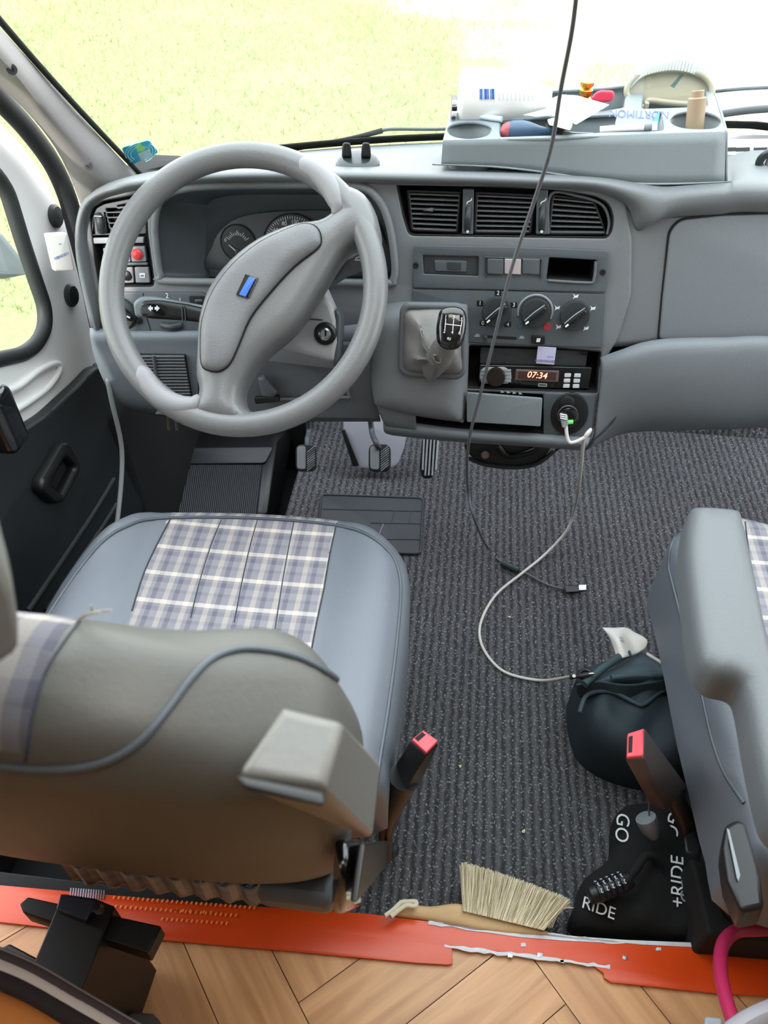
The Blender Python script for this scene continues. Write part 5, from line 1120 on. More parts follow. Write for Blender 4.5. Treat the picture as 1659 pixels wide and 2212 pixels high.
# raised pale orange dashes of the left half
EM = mat('pale_orange_dash', '#ff9a50', .3)
for r_, (x0, x1, y0, sl_, n) in enumerate(((246, 560, 1938, .075, 30), (250, 520, 1958, .075, 25), (350, 500, 1985, .07, 14), (380, 470, 1966, .07, 6))):
    for k in range(n):
        x = x0+(x1-x0)*k/n; y = y0+(x-x0)*sl_
        mk('embossed_dash', [TF.hit(x-3, y+3, .0014), TF.hit(x+.5, y+3.5, .0014), TF.hit(x+3.5, y-3, .0014), TF.hit(x, y-3.5, .0014)], [[0, 1, 2, 3]], EM, TS, smooth=False, solid=.0006, soff=1)
for k in range(14):
    x = 150+k*5.5; mk('glint_ridge', [TF.hit(x, 1938+k*.4, .0006), TF.hit(x+3, 1938+k*.4, .0006), TF.hit(x+5, 1918+k*.4, .0006), TF.hit(x+2, 1918+k*.4, .0006)], [[0, 1, 2, 3]], mat('ridge_foil', '#c9bccb', .15, metal=.8), TS, smooth=False, solid=.0006, soff=1)

# ------------------------------------------------------------------ hand brush
HB = thing('hand_brush', 'wooden hand brush with pale bristles lying at the threshold', 'hand brush', at(1020, 1990, z=.02))
BF_ = Fr((.1, .44, .055), (0, -.25, 1), (0, 1, 0))
hp_ = [(842, 1976), (880, 1955), (930, 1958), (985, 1952), (1030, 1962), (1100, 1985), (1182, 2012), (1178, 2022), (1120, 2020), (1040, 2012), (985, 2000), (925, 1990)]
puff('handle', BF_, sm(hp_, 4), .008, .008, WOODH, HB, step=.005, skirt=.012)
sb_ = []; rnd = random.Random(5)
V = []; F = []; MI = []
BZ = .062
for i in range(1700):
    s_ = rnd.random(); a0 = (1000+175*s_, 1968+42*s_); a1 = (1000+228*s_+rnd.uniform(-9, 9), 1866+64*s_+16*s_*s_+rnd.uniform(-5, 5))
    z0 = BZ+rnd.uniform(-.012, .006); z1 = z0+rnd.uniform(-.004, .016)
    p0 = at(*a0, z=z0); p1 = at(*a1, z=z1); w_ = (p1-p0).cross(Vector((0, 0, 1))).normalized()*.0006; k = len(V)
    V += [p0-w_, p0+w_, p1+w_*.7, p1-w_*.7, p0+Vector((0, 0, .0008)), p1+Vector((0, 0, .0006))]; F += [[k, k+1, k+5-3+0, k+3], [k+4, k+1, k+2, k+5], [k, k+4, k+5, k+3]]; MI += [rnd.choice([0, 0, 1, 2])]*3
bm_ = [mat('bristle_mid', '#e4dabd', .7), mat('bristle_dark', '#b5a685', .8), mat('bristle_light', '#f3ecd6', .7)]
o = mk('bristles', V, F, None, HB, mats=bm_, mi=MI, smooth=False); o['kind'] = 'stuff'
hull('bristle_core', [at(a, b, z=z) for a, b in [(1004, 1965), (1168, 2003), (1205, 1950), (1012, 1900)] for z in (.050, .058)], mat('bristle_dark', '#a5987a'), HB, bev=.002)
for k in range(4): tube('stray_bristle', [at(1180+k*4, 2004, z=.062), at(1200+k*4, 1975-k*3, z=.066), at(1225+k*5, 1955+k*2, z=.068)], .0005, BRISTLE, HB, n=5)
tube('hanging_cord', [at(a, b, z=.075) for a, b in [(832, 1978), (850, 1965), (866, 1950), (880, 1948), (898, 1948), (896, 1958), (878, 1956), (862, 1966), (845, 1980)]], .0035, mat('cord_cream', '#d8cfb8', .9), HB, n=8)

# ------------------------------------------------------------------ bike lock and black scarf with lettering
def lump(nm, pts_px, z, h, m_, parent, **kw):
    fr_ = Fr((at(*pts_px[0], z=z)), (0, 0, 1), (0, 1, 0)); return puff(nm, fr_, sm(pts_px, 4), h, .04, m_, parent, step=.010, skirt=z-.002, **kw)
BC = thing('cloth_bundle', 'black cloth bundle with white lettering between threshold and passenger seat', 'bundle', at(1380, 1950, z=.0))
rn = lambda x, y, d: .010*math.sin(x*60+y*25)*math.cos(y*50-x*18)*min(1, d/.02)
bo, bbv, _ = lump('cloth_body', [(1245, 1945), (1262, 1900), (1318, 1850), (1330, 1760), (1400, 1740), (1480, 1780), (1520, 1880), (1560, 1985), (1520, 2030), (1380, 2022), (1240, 2006)], .03, .035, FABB, BC, hf=rn)
def lett(s, px, py, sz, rot, m_=MARK):
    q = bbv.ray_cast(CAM, ray(px, py).normalized())
    if q[0] is None: return
    fr_ = Fr(q[0]+Vector((0, 0, .007)), (0, -.2, 1), (0, 1, 0)); text(s, fr_, 0, 0, sz, m_, BC, 0, rot, uvpos=(0, 0), ext=.0004)
lett('GO', 1341, 1792, .030, math.radians(-98)); lett('+GO', 1452, 1776, .030, math.radians(-108)); lett('RIDE', 1291, 1966, .024, math.radians(-14))
lett('+RIDE', 1462, 1908, .028, math.radians(85)); lett('GO+', 1482, 1916, .024, math.radians(80), DIM); lett('RIDE', 1500, 1905, .022, math.radians(80), mat('faded_letter', '#54585c', .8))
LK = thing('combination_lock', 'black bicycle combination lock with white number rings', 'lock', at(1315, 1920, z=.07))
la, lb = at(1285, 1930, z=.095), at(1350, 1904, z=.10); ld = (lb-la).normalized()
lathe('barrel', la-ld*.01, ld, [(.010, 0), (.013, .002), (.013, (lb-la).length+.015), (.011, (lb-la).length+.02)], BLACK, LK, n=28)
for k in range(5):
    c = la+ld*(.006+k*.0095); rg_ = lathe('number_ring', c-ld*.0038, ld, [(.0135, 0), (.0152, .001), (.0152, .0066), (.0135, .0076)], mat('navy_ring', '#10161f', .35), LK, n=10)
    for i_, (s, an) in enumerate((('2', 12), ('3', 48), ('4', 82))):
        up_ = Vector((0, 0, 1)); sd = ld.cross(up_).normalized(); sd = sd if sd.y > 0 else -sd; a_ = math.radians(an-25); nn = up_*math.cos(a_)+sd*math.sin(a_)
        text(s, Fr(c+nn*.0154, nn, sd*math.cos(a_)-up_*math.sin(a_)), 0, 0, .0085, MARK, rg_, 0, math.pi, uvpos=(0, 0))
tube('lock_cable', [lb, at(1372, 1880, z=.10), at(1395, 1850, z=.10), at(1420, 1860, z=.08), at(1430, 1900, z=.06)], .0065, FABB, LK, n=12)
TO = thing('torch', 'small grey black torch end pointing up in the bundle', 'torch', at(1395, 1800, z=.08))
lathe('torch_body', at(1412, 1808, z=.10), (at(1393, 1762, z=.13)-at(1412, 1808, z=.10)).normalized(), [(.008, 0), (.014, .012), (.016, .03), (.016, .036), (.002, .038)], mat('torch_grey', '#777d82', .3), TO, n=24)
tube('torch_pin', [at(1402, 1762, z=.13), at(1402, 1730, z=.15)], .0015, METAL, TO, smoothp=False, n=6)

# ------------------------------------------------------------------ dark shoulder bag by the passenger seat
BG = thing('shoulder_bag', 'dark teal grey cloth bag slumped against the passenger seat', 'bag', at(1350, 1550, z=0))
bgf = lambda x, y, d: (.012*math.sin(x*38+1)*math.sin(y*30)+.006*math.sin(x*80-y*40))*min(1, d/.03)
o, gbv, _ = puff('bag_body', Fr(at(1350, 1550, z=.10), (0, -.1, 1), (0, 1, 0)), sm([(1243, 1500), (1248, 1462), (1300, 1440), (1400, 1430), (1455, 1440), (1500, 1560), (1500, 1660), (1420, 1665), (1330, 1640), (1272, 1600), (1250, 1550)], 4), .06, .05, BAGM, BG, step=.010, skirt=.095, hf=bgf)
loft('bag_rim', [[at(a, b, z=.19) for a, b in [(1245, 1478), (1290, 1470), (1360, 1478), (1445, 1466)]], [at(a, b, z=.165) for a, b in [(1246, 1492), (1300, 1490), (1350, 1500), (1446, 1490)]], [at(a, b, z=.14) for a, b in [(1252, 1505), (1310, 1510), (1368, 1524), (1448, 1505)]]], mat('bag_edge', '#33454c', .7), BG, solid=.002)
loft('bag_flap', [[at(a, b, z=.17) for a, b in [(1278, 1466), (1330, 1440), (1386, 1412), (1436, 1438)]], [at(a, b, z=.185) for a, b in [(1282, 1474), (1340, 1462), (1400, 1450), (1445, 1462)]], [at(a, b, z=.17) for a, b in [(1290, 1480), (1350, 1478), (1410, 1474), (1448, 1476)]]], mat('bag_flap', '#41525c', .6), BG, solid=.002)
tube('bag_strap', [at(a, b, z=.195) for a, b in [(1262, 1478), (1300, 1445), (1340, 1418), (1360, 1412)]], .007, mat('bag_edge', '#33454c'), BG, n=8)
tube('bag_strap', [at(a, b, z=.20) for a, b in [(1320, 1464), (1380, 1458), (1445, 1460)]], .005, mat('bag_edge', '#33454c'), BG, n=8)
tube('bag_fold', [at(a, b, z=.165) for a, b in [(1252, 1540), (1270, 1500), (1320, 1494), (1368, 1516), (1390, 1522), (1420, 1500), (1446, 1486)]], .004, mat('bag_edge', '#33454c'), BG, n=8)
tube('bag_ring', [at(a, b, z=.19) for a, b in [(1250, 1456), (1262, 1447), (1276, 1452), (1272, 1462), (1256, 1464)]], .0035, BLACK, BG, closed=True, n=8)
LT = thing('care_label', 'crumpled white paper label sticking out of the dark bag', 'label', at(1350, 1390, z=.18))
loft('label_sheet', [[at(a, b, z=c) for a, b, c in [(1301, 1356, .20), (1326, 1357, .205), (1352, 1356, .21), (1368, 1366, .20)]], [at(a, b, z=c) for a, b, c in [(1318, 1378, .20), (1335, 1382, .215), (1360, 1382, .20), (1398, 1382, .21)]], [at(a, b, z=c) for a, b, c in [(1334, 1424, .19), (1350, 1420, .20), (1375, 1412, .19), (1394, 1400, .195)]]], mat('label_paper', '#cfcdca', .7), LT, solid=.0012, nu=6, nv=5)
box('printed_mark', at(1342, 1380, z=.2145), (.008, .008, .0006), DIM, LT, bev=0)

# ------------------------------------------------------------------ cables
CW = thing('white_usb_cable', 'long white charging cable looping from the socket across carpet', 'cable', at(1150, 1400, z=0))
p_ = [H(1222, 917, .030), H(1230, 955, .034), H(1262, 945, .034), H(1276, 928, .030), H(1262, 948, .032), at(1256, 1000, y=1.04), at(1250, 1055, y=1.10)]
flo = [(1241, 1100, .12), (1225, 1145, .05), (1180, 1195, .010), (1128, 1238, .008), (1072, 1284, .005), (1040, 1340, .005), (1038, 1385, .005), (1062, 1428, .005), (1100, 1456, .006), (1170, 1470, .012), (1232, 1462, .12)]
p_ += [at(a, b, z=c) for a, b, c in flo]+[at(1240, 1460, z=.20)]
tube('cord', p_, .0030, GREYC, CW, n=10)
hull('plug', [H(a, b, c) for a, b in [(1208, 893), (1226, 896), (1228, 915), (1222, 926), (1214, 924)] for c in (.026, .034)], mat('plug_grey', '#8f9599', .5), CW, bev=.002)
for k in range(3): tube('plug_grip', [H(1210, 894+k*4.5, .0352), H(1224, 897+k*4.5, .0352)], .0012, MARK, CW, smoothp=False, n=6)
tube('plug_end', [at(1232, 1463, z=.19), at(1262, 1458, z=.205), at(1272, 1456, z=.207)], .0042, BLACK, CW, smoothp=False, n=10); tube('plug_tip', [at(1272, 1456, z=.207), at(1282, 1455, z=.208)], .003, METAL, CW, smoothp=False, n=8)
tube('cord', [at(1398, 1412, z=.18), at(1430, 1432, z=.20), at(1460, 1450, z=.2)], .003, GREYC, CW, n=8)
CBk = thing('black_usb_cable', 'black cable hanging in front of the dash down to carpet', 'cable', at(1200, 1270, z=0))
kp_ = [(1252, -60, .80), (1235, 70, .84), (1212, 190, .88), (1190, 320, .90), (1152, 440, .92), (1105, 580, .93), (1068, 730, .94), (1038, 850, .95), (1012, 960, .97)]
P_ = [at(1330, -560, y=.70), at(1290, -300, y=.74)]+[at(a, b, y=c) for a, b, c in kp_]+[at(1011, 1060, y=1.04), at(1026, 1125, y=1.03), at(1052, 1180, z=.012), at(1082, 1213, z=.005), at(1130, 1235, z=.0065), at(1180, 1262, z=.005), at(1216, 1272, z=.006)]
tube('cord', P_, .0024, mat('cable_grey', '#5c6063', .5), CBk, n=10)
tube('ferrite', [at(1084, 1216, z=.009), at(1120, 1232, z=.009)], .0075, mat('ferrite', '#2c3a3c', .4), CBk, smoothp=False, n=12)
hull('plug', [at(a, b, z=c) for a, b in [(1218, 1264), (1250, 1265), (1252, 1278), (1222, 1280)] for c in (.002, .014)], BLACK, CBk, bev=.002)
hull('plug_tip', [at(a, b, z=c) for a, b in [(1250, 1263), (1267, 1263), (1266, 1274), (1250, 1275)] for c in (.004, .010)], METAL, CBk, bev=.0005)
crm = [(395, 490), (1000, 1085), (985, 1655), (0, 0)]
for i, (a, b) in enumerate([(1232, 1018+0), (992, 1656), (1130, 1795), (1100, 1334), (1400, 1200)][1:4]):
    c_ = at(a, b, z=.002); o = hull('crumb', [c_+Vector((random.uniform(-.004, .004), random.uniform(-.004, .004), random.uniform(0, .003))) for _ in range(9)], mat('crumb', '#c8b999', .9), bev=0)
    tag(o, ['pale dry crumb on the carpet right of the driver buckle', 'pale crumb on the carpet above the brush bristles', 'pale crumb on the carpet inside the white cable loop'][i], 'crumb', 'crumbs on the carpet')

# ------------------------------------------------------------------ organizer on the dash top
OT = thing('dash_organizer', 'light grey plastic tray with cup holders on dashboard top', 'organizer', at(1250, 380, y=1.20))
OF = Fr(at(1250, 292, y=1.165), (-.02, -.03, 1), (0, 1, 0))
OF = Fr(at(958, 303, y=1.165), (at(1565, 284, y=1.165)-at(958, 303, y=1.165)).cross(Vector((0, 1, .02))), (0, 1, 0))
oo = [(956, 303), (975, 232), (985, 205), (1010, 190), (1160, 190), (1350, 182), (1450, 170), (1530, 176), (1546, 210), (1556, 245), (1568, 284), (1400, 289), (1200, 297)]
c1 = sm([(966, 281), (975, 269), (1000, 263), (1030, 263), (1055, 270), (1062, 280), (1052, 293), (1025, 299), (1000, 299), (975, 293)], 4)
c2 = sm([(1448, 260), (1460, 246), (1490, 239), (1520, 240), (1548, 250), (1557, 262), (1548, 275), (1520, 279), (1480, 277), (1456, 270)], 4)
h1 = rc([(1079, 258), (1200, 252), (1340, 246), (1430, 240), (1434, 282), (1300, 286), (1200, 292), (1080, 296)], [6, 0, 0, 6, 6, 0, 0, 5])
h2 = rc([(1136, 245), (1300, 240), (1350, 232), (1356, 184), (1300, 190), (1186, 196), (1180, 210)], 5)
h3 = rc([(990, 208), (1120, 206), (1170, 210), (1120, 244), (1060, 250), (980, 250)], 5)
h4 = rc([(1385, 235), (1530, 230), (1522, 184), (1392, 184)], 8)
plate('tray_top', OF, rc(oo, 5), TRAYM, OT, holes=[c1, c2, h1, h2, h3, h4], t=.004, bev=.0014)
for nm, hh, dd in (('cup_well', c1, .05), ('cup_well', c2, .06), ('tray_well', h1, .045), ('tray_well', h2, .045), ('tray_well', h3, .045), ('tray_well', h4, .045)):
    well(nm, OF, hh, dd, TRAYM, OT, taper=.06, off=-.002)
# side walls from the tray edge to the dash
def wall(nm, top, bot): return loft(nm, [top, [t_.lerp(b_, .5) for t_, b_ in zip(top, bot)], bot], TRAYM, OT, nu=4, nv=2, solid=.003)
tp = [OF.hit(a, b, -.001) for a, b in [(957, 303), (1080, 300), (1200, 296), (1330, 292), (1450, 288), (1567, 285)]]
bt = [at(a, b, y=c) for a, b, c in [(953, 356, 1.168), (1080, 360, 1.168), (1180, 372, 1.166), (1300, 390, 1.160), (1400, 397, 1.157), (1564, 396, 1.157)]]
wall('front_wall', tp, bt)
rr_ = [OF.hit(a, b, -.001) for a, b in [(1567, 285), (1557, 246), (1546, 211), (1531, 178)]]
wall('right_wall', rr_, [bt[-1]+Vector((.002, 0, 0)), Vector((bt[-1].x, 1.25, .84)), Vector((bt[-1].x-.01, 1.33, .83)), Vector((bt[-1].x-.02, 1.40, .82))])
ll_ = [OF.hit(a, b, -.001) for a, b in [(957, 303), (967, 262), (976, 232), (986, 206)]]
wall('left_wall', ll_, [bt[0], at(957, 340, y=1.24), at(963, 322, y=1.32), at(972, 312, y=1.38)])
bk = [OF.hit(a, b, -.001) for a, b in [(986, 206), (1160, 191), (1350, 183), (1531, 178)]]
wall('rear_wall', bk, [at(972, 312, y=1.38), Vector((bk[1].x, bk[1].y+.01, .83)), Vector((bk[2].x, bk[2].y+.01, .83)), Vector((bk[3].x, 1.40, .82))])
fl2 = [at(a, b, y=c) for a, b, c in [(934, 357, 1.165), (1060, 362, 1.163), (1180, 375, 1.160), (1300, 393, 1.154), (1420, 400, 1.150), (1580, 394, 1.150)]]
loft('base_flange', [bt, fl2], TRAYM, OT, nu=4, nv=2, solid=.002)

# things in the organizer
BO = thing('white_bottle', 'white plastic bottle with blue barcode lying on dash organizer', 'bottle', OF.hit(1080, 235))
pa, pb = at(990, 208, y=1.27), at(1190, 218, y=1.27); ax = (pb-pa).normalized()
bsh = []
for t_, hx in ((0, .030), (.04, .0375), (.12, .040), (.5, .039), (.72, .034), (.88, .024), (.98, .020), (1.0, .016)):
    c = pa+(pb-pa)*t_; bsh.append([c+Vector((0, math.cos(q)*hx*.75, 0))+Vector((0, 0, math.sin(q)*hx)) for q in [2*math.pi*k/20 for k in range(20)]])
bot = loft('bottle_body', bsh, WHITEB, BO, nu=2, nv=4, closed=True, solid=0); bob = bvh_of(bot)
hull('bottle_base', bsh[0], WHITEB, BO, bev=.0)
for k in range(13):
    if k in (3, 8): continue
    x = 1036+k*2.6; q = onsurf(bob, [(x, 192), (x+.5, 214)], .0006)
    if len(q) == 2: tube('barcode_bar', q, .0005+.0003*(k % 3), BLUE if k % 2 else mat('pale_blue_ink', '#7a9bd6', .5), BO, smoothp=False, n=5)
for k in range(9):
    x = 1078+k*9; q = onsurf(bob, [(x, 200+k*.6), (x+.5, 216+k*.3)], .0005)
    if len(q) == 2: tube('print_line', q, .0006, mat('faint_print', '#c3cbd8', .6), BO, smoothp=False, n=5)
cap_c = pb; 
PA = thing('paper_slip', 'blank white folded paper slip lying beside the white bottle', 'paper', OF.hit(1250, 240))
fp = Fr(OF.hit(1250, 225, .03), (.1, -.30, 1), (0, 1, 0)); plate('paper_sheet', fp, [(1176, 240), (1192, 212), (1212, 204), (1246, 206), (1316, 226), (1245, 268), (1196, 250)], PAPER, PA, t=.0012, bev=.0003)
plate('paper_fold', Fr(OF.hit(1110, 240, .012), (0, -.2, 1), (0, 1, 0)), [(1130, 248), (1198, 230), (1200, 246), (1160, 252)], mat('paper_green', '#cfe6da', .8), PA, t=.001, bev=.0002)
RP = thing('red_plug', 'bright pinkish red soft plug standing in the tray', 'plug', OF.hit(1295, 222))
hull('plug_body', [at(a, b, y=c) for a, b in [(1275, 214), (1288, 198), (1300, 195), (1312, 202), (1326, 196), (1328, 208), (1320, 220), (1290, 222)] for c in (1.27, 1.31)], mat('soft_red', '#e5405a', .45), RP, bev=.006, bseg=4)
BR = thing('brass_fitting', 'small brass threaded fitting standing behind the paper', 'fitting', OF.hit(1262, 215))
bb_ = at(1262, 222, y=1.315); lathe('fitting_body', bb_, (0, 0, 1), [(.010, 0), (.010, .006), (.007, .009), (.010, .012), (.0105, .018), (.007, .021), (.010, .024), (.010, .029), (.006, .030)], BRASS, BR, n=8)
SD = thing('screwdriver', 'blue handled screwdriver with red end in front tray', 'screwdriver', OF.hit(1130, 285))
sa, sb2 = at(1090, 283, y=1.20), at(1190, 287, y=1.20); sx_ = (sb2-sa).normalized()
lathe('handle', sa-sx_*.003, sx_, [(.004, 0), (.011, .004), (.0145, .014), (.0155, .026), (.0135, .038), (.009, .052), (.007, .062), (.0065, .075), (.003, .076)], NAVY, SD, n=24)
lathe('handle_end', sa-sx_*.006, sx_, [(.003, 0), (.008, .002), (.012, .008), (.0130, .012)], mat('dull_red', '#a04a55', .4), SD, n=24)
tube('shaft', [sb2-sx_*.02, sb2+sx_*.06], .0025, METAL, SD, smoothp=False, n=10)
LG = thing('plastic_gadget', 'white and black plastic gadget beside the screwdriver handle', 'gadget', OF.hit(1205, 275))
hull('gadget_top', [OF.hit(a, b, z) for a, b in [(1182, 258), (1206, 252), (1238, 268), (1232, 282), (1186, 270)] for z in (.0, .012)], WHITE, LG, bev=.002)
hull('gadget_base', [OF.hit(a, b, z) for a, b in [(1176, 268), (1200, 262), (1222, 276), (1216, 292), (1176, 284)] for z in (-.02, -.002)], BLACK, LG, bev=.002)
NB_ = thing('medicine_box', 'open pale blue cardboard box printed upside down in tray', 'box', OF.hit(1370, 270))
PBL = mat('pale_blue_card', '#a9b7d8', .6)
nb = Fr(at(1370, 262, y=1.21), (0, -.75, .66))
plate('box_face', nb, [(1336, 236), (1426, 237), (1422, 262), (1400, 284), (1326, 286), (1330, 262)], PBL, NB_, t=.002, bev=.0003)
plate('box_side', nb, [(1426, 237), (1420, 283), (1410, 286), (1414, 254)], mat('teal_side', '#5f9fb5', .6), NB_, t=.003, bev=.0003, off=.004)
text('NORTIMON', nb, 1380, 246, .0155, mat('box_ink', '#7f86a8', .6), NB_, .0005, rot=math.pi)
hull('box_tray', [nb.hit(a, b, c) for a, b in [(1332, 270), (1420, 262), (1420, 282), (1330, 286)] for c in (.004, .014)], mat('pale_lilac_card', '#c3c9dd', .6), NB_, bev=.001)
PN = thing('white_marker', 'white marker pen lying along the front of the tray', 'pen', OF.hit(1340, 282))
tube('pen_barrel', [OF.hit(1296, 282, -.002), OF.hit(1392, 274, .004)], .0055, WHITE, PN, smoothp=False, n=14); tube('pen_cap', [OF.hit(1392, 274, .004), OF.hit(1408, 272, .005)], .0058, DIM, PN, smoothp=False, n=14)
TB = thing('beige_tube', 'beige stepped plastic tube standing in the right cup holder', 'tube', OF.hit(1500, 270))
ta = at(1500, 276, y=1.22); tt = (at(1508, 196, y=1.23)-ta); lathe('tube_body', ta-tt.normalized()*.03, tt, [(.0125, 0), (.0125, .03+tt.length*.80), (.0115, .03+tt.length*.82), (.0085, .03+tt.length*.83), (.0085, .03+tt.length), (.0055, .03+tt.length), (.005, .03+tt.length*.95)], BEIGE, TB, n=28)
WB = thing('vent_cover', 'round cream plastic cover with ribbed rim and teal stripe', 'cover', OF.hit(1450, 215))
wf_ = Fr(at(1446, 190, y=1.34), (-.03, -.93, .42)); wo = sm([(1354, 205), (1358, 182), (1380, 162), (1420, 152), (1470, 150), (1510, 160), (1532, 178), (1538, 200), (1528, 222), (1490, 226), (1440, 222), (1400, 218), (1392, 232), (1376, 226)], 4)
uvw = [wf_.p(*q) for q in wo]
puff('cover_dish', wf_, wo, -.018, .02, CREAM, WB, step=.006, skirt=.004)
tube('cover_rim', [wf_.w(a, b, .002) for a, b in uvw], .0045, CREAM, WB, closed=True, k=1, n=10)
rimtop = sm([(1362, 172), (1385, 150), (1420, 138), (1460, 134), (1500, 142), (1528, 160)], 6, False)
for i in range(0, len(rimtop), 1):
    p = rimtop[i]; box('rim_rib', at(p[0], p[1]+2, y=1.352), (.0045, .02, .016), WHITE, WB, bev=.001)
loft('rim_band', [[at(a, b, y=1.345) for a, b in [(1358, 186), (1384, 160), (1420, 149), (1460, 146), (1504, 153), (1534, 176)]], [at(a, b, y=1.37) for a, b in [(1360, 176), (1385, 150), (1420, 139), (1460, 136), (1502, 143), (1530, 164)]]], WHITE, WB, nu=5, nv=2, solid=.003)
plate('teal_stripe', wf_, [(1470, 160), (1478, 161), (1456, 191), (1447, 186)], mat('teal', '#3fa3ab', .5), WB, t=.002, off=-.004, bev=.0002)
box('latch_foot', at(1396, 230, y=1.31), (.006, .01, .012), CREAM, WB, bev=.001)
for j, (pts, m_, lab, cat_) in enumerate((([(1002, 240), (1066, 250)], mat('teal_pen', '#3a9cba', .4), 'teal pen lying under the white bottle', 'pen'), ([(1012, 248), (1084, 258)], mat('clear_pen', '#c7dbe8', .2), 'pale clear pen lying in front of the teal pen', 'pen'), ([(1066, 243), (1104, 244)], mat('dull_red', '#a04a55'), 'dull red pen end poking out below the white bottle', 'pen'))):
    o = tube('pen', [OF.hit(*pts[0], .004), OF.hit(*pts[1], .004)], .004, m_, smoothp=False, n=10); tag(o, lab, cat_, 'pens in the tray')
ZZ = thing('toothed_clip', 'black toothed clip at left end of dash organizer', 'clip', OF.hit(980, 235))
hull('clip_body', [OF.hit(a, b, z) for a, b in [(976, 206), (988, 204), (984, 254), (973, 254)] for z in (0, .006)], BLACK, ZZ, bev=.002)
for k in range(3): box('clip_tooth', OF.hit(982, 222+k*12, .008), (.008, .006, .006), MARK if k % 2 == 0 else BLACK, ZZ, bev=.001)

# phone mount base
PM = thing('phone_mount', 'black phone holder base with two prongs on dash top', 'phone holder', at(775, 355, y=1.21))
lathe('mount_base', at(773, 354, y=1.215), (0, -.15, 1), [(.034, 0), (.034, .004), (.028, .010), (.018, .012), (.001, .012)], mat('mount_dark', '#2b3135', .25), PM, n=40)
for x in (748, 790): hull('prong', [at(a, b, y=c) for a, b in [(x-10, 340), (x+12, 340), (x+10, 318), (x+8, 308), (x-7, 308), (x-9, 320)] for c in (1.205, 1.225)], BLACK, PM, bev=.003)
OB = thing('device_holder', 'dark curved object at the right end of the dash top', 'holder', at(1659, 350, y=1.25))
tube('hook_frame', [at(a, b, y=1.25) for a, b in [(1645, 368), (1640, 352), (1652, 335), (1680, 322)]], .006, mat('mount_dark', '#2b3135'), OB, n=10); hull('hook_body', [at(a, b, y=c) for a, b in [(1648, 366), (1656, 340), (1700, 325), (1700, 372)] for c in (1.25, 1.28)], DIM, OB, bev=.004)

# windscreen sticker
q = onsurf(wsb, [(302, 330)], .003)[0]
nn_ = (wsb.ray_cast(CAM, ray(302, 330).normalized())[1]); nn_ = nn_ if nn_.dot(ray(302, 330)) < 0 else -nn_
SKR = Fr(q, nn_); SK_ = thing('windscreen_sticker', 'blue green rounded square sticker on lower left windscreen corner', 'sticker', q)
s1 = plate('sticker_sheet', SKR, rc([(262, 320), (322, 303), (343, 330), (283, 357)], 7), mat('sticker_blue', '#2aa0bd', .5), SK_, t=.001, bev=.0002)
plate('green_emblem', SKR, [(292, 318), (302, 308), (308, 316), (316, 318), (310, 326), (298, 328)], mat('lime', '#8ed06a', .5), s1, t=.0004, off=.0004, bev=0)
plate('grey_emblem', SKR, rc([(298, 332), (322, 322), (328, 334), (318, 343), (304, 346)], 2), mat('sticker_grey', '#a9c3cc', .5), s1, t=.0004, off=.0004, bev=0)
for r_ in (20, 26, 31): tube('ring_mark', [SKR.hit(303+r_*math.cos(t)*1.05, 330+r_*.72*math.sin(t)-math.cos(t)*4, .0005) for t in np.linspace(2.2, 4.6, 10)], .0006, mat('pale_aqua', '#a7e6ea', .5), s1, k=1, n=5); tube('ring_mark', [SKR.hit(303+r_*math.cos(t)*1.05, 330+r_*.72*math.sin(t)-math.cos(t)*4, .0005) for t in np.linspace(-.9, 1.2, 10)], .0006, mat('pale_aqua', '#a7e6ea', .5), s1, k=1, n=5)
# white box on the door pillar
WX = thing('white_sensor', 'small white plastic box fixed beside the dashboard left end', 'sensor box', at(132, 545, x=-.70))
wxf = Fr(at(132, 545, x=-.70), (.8, -.6, .1))
wb_ = plate('sensor_body', wxf, rc([(100, 506), (146, 503), (163, 585), (118, 587)], 6), WHITE, WX, t=.014, bev=.003)
text('MEMORY', wxf, 132, 553, .0065, mat('pale_blue_ink', '#7a9bd6'), wb_, .0005, rot=.05)
lathe('sensor_dot', wxf.hit(129, 527, 0), wxf.n, [(.0014, 0), (.0012, .0008)], mat('pale_blue_ink', '#7a9bd6'), wb_, n=10)

# wipers outside
def wiper(nm, pts, r_, lab, seg):
    t = thing(nm, lab, 'wiper', at(*pts[0][:2], y=pts[0][2]))
    tube('wiper_arm', [at(a, b, y=c) for a, b, c in pts[:seg]], r_, mat('wiper_grey', '#4a5054', .5), t, n=8)
    if seg < len(pts)+1: tube('wiper_blade', [at(a, b, y=c) for a, b, c in pts[seg-1:]], r_*1.7, BLACKM, t, n=8, rr=[r_*1.7, r_*1.2])
    return t
wiper('windscreen_wiper', [(1010, 274, 1.52), (950, 279, 1.50), (850, 279, 1.47), (826, 282, 1.47), (760, 299, 1.47), (690, 312, 1.48), (640, 322, 1.48)], .0028, 'wiper lying over grass behind the steering wheel rim', 4)
wiper('windscreen_wiper', [(1540, 198, 1.36), (1600, 192, 1.33), (1700, 187, 1.31), (1760, 184, 1.3)], .0026, 'thin upper wiper arm right of the cream cover', 3)
wiper('windscreen_wiper', [(1560, 246, 1.44), (1620, 238, 1.42), (1700, 232, 1.41), (1760, 228, 1.4)], .006, 'thick lower wiper blade right of the cream cover', 3)

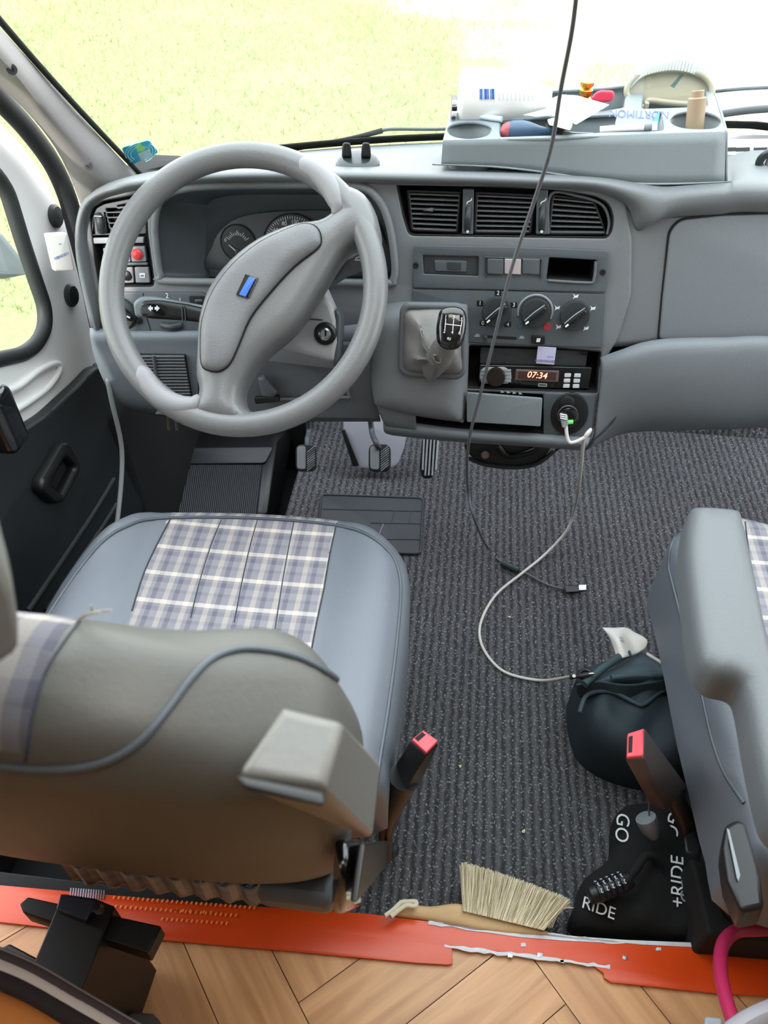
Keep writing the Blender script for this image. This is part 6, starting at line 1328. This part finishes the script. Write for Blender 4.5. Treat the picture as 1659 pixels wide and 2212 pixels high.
# ------------------------------------------------------------------ foreground at the bottom
BKT = thing('black_bracket', 'black metal table leg bracket standing on wood floor', 'bracket', at(170, 2120, z=.05))
def slabz(nm, pts, z1, z0, m_, par, bev=.002, **kw): return hull(nm, [at(a, b, z=z1) for a, b in pts]+[at(a, b, z=z1)-Vector((0, 0, z1-z0)) for a, b in pts], m_, par, bev=bev, **kw)
DKB = mat('bracket_black', '#060607', .5)
slabz('bracket_arm', [(42, 1952), (60, 1937), (110, 1945), (348, 2000), (318, 2060), (215, 2030), (95, 1990), (50, 1972)], .30, .27, DKB, BKT)
slabz('bracket_post', [(135, 1930), (205, 1940), (248, 1958), (200, 2080), (172, 2150), (60, 2110), (110, 2000)], .31, .06, DKB, BKT)
slabz('bracket_cap', [(130, 1930), (210, 1944), (185, 1990), (120, 1965)], .325, .312, mat('bracket_navy', '#1d2233', .4), BKT)
slabz('bracket_foot', [(0, 2048), (20, 2038), (90, 2075), (80, 2110), (0, 2070)], .26, .20, BLACK, BKT)
lathe('bracket_bolt', at(216, 1966, z=.312), (0, 0, 1), [(.006, 0), (.006, .003), (.002, .0035)], CHROME, BKT, n=18)
hull('arm_end', [at(a, b, z=z) for a, b in [(349, 2003), (345, 2010), (318, 2060), (322, 2062)] for z in (.298, .275)], METAL, BKT, bev=0)
# curtain and orange cabinet corner bottom left
CU = thing('curtain', 'grey and white striped curtain folds at the lower left', 'curtain', at(60, 2150, z=.50))
PC_ = mat('curtain_greige', '#6a5b5c', .9, .4, 200)
for i, (y0, y1, r_, m_) in enumerate(((2052, 2206, .0045, mat('curtain_edge', '#9b8f8c', .9)), (2064, 2218, .007, mat('curtain_mauve', '#4b3d42', .9)), (2082, 2238, .0075, mat('curtain_white', '#cfc4bd', .9)), (2097, 2252, .0045, mat('curtain_taupe', '#a38b88', .9)), (2110, 2266, .008, mat('curtain_dark', '#2b2426', .9)))):
    tube('curtain_fold', [at(-260, y0-90, z=.52), at(-80, y0-24, z=.52), at(60, y0+32, z=.51), at(170, y0+(y1-y0)*.62, z=.50), at(280, y1+6, z=.48), at(420, y1+85, z=.46)], r_, m_, CU, n=10)
OC = thing('orange_cabinet', 'orange wooden cabinet top at the bottom left corner', 'cabinet', at(0, 2212, z=.3))
slabz('cabinet_top', [(-500, 1960), (-100, 2095), (40, 2150), (150, 2205), (330, 2320), (-500, 2700)], .47, .06, mat('orange_wood', '#d0803a', .45, vary=.15, vscale=9), OC, bev=.004)
KB_ = hull('rubber_foot', [at(a, b, z=z) for a, b in [(262, 2200), (290, 2186), (330, 2190), (352, 2212), (340, 2240), (280, 2240)] for z in (.06, .12)], mat('dusty_grey', '#55524f', .9), bev=.01)
tag(KB_, 'grey rounded rubber foot at the bottom edge of wood floor', 'foot')
# pink hose
HO = tube('pink_hose', [at(a, b, z=c) for a, b, c in [(1760, 1990, .16), (1700, 2005, .17), (1640, 2008, .18), (1590, 2012, .20), (1562, 2040, .22), (1556, 2090, .24), (1566, 2150, .26), (1592, 2230, .28), (1620, 2300, .28)]], .0085, PINKH, n=16)
tag(HO, 'pink rubber hose curving over the orange strip at lower right', 'hose')
GC = thing('grey_cloth', 'pale grey folded cloth at the bottom right corner', 'cloth', at(1640, 2195, z=.3))
loft('cloth_sheet', [[at(a, b, z=.33) for a, b in [(1566, 2216), (1600, 2192), (1640, 2172), (1700, 2150)]], [at(a, b, z=.345) for a, b in [(1580, 2230), (1620, 2205), (1660, 2186), (1720, 2168)]], [at(a, b, z=.33) for a, b in [(1600, 2260), (1650, 2235), (1700, 2215), (1760, 2200)]]], mat('cloth_grey', '#a9a4ab', .8), GC, solid=.003)
hull('clip_end', [at(a, b, z=z) for a, b in [(1522, 2196), (1560, 2200), (1562, 2240), (1518, 2240)] for z in (.30, .32)], DIM, GC, bev=.003)
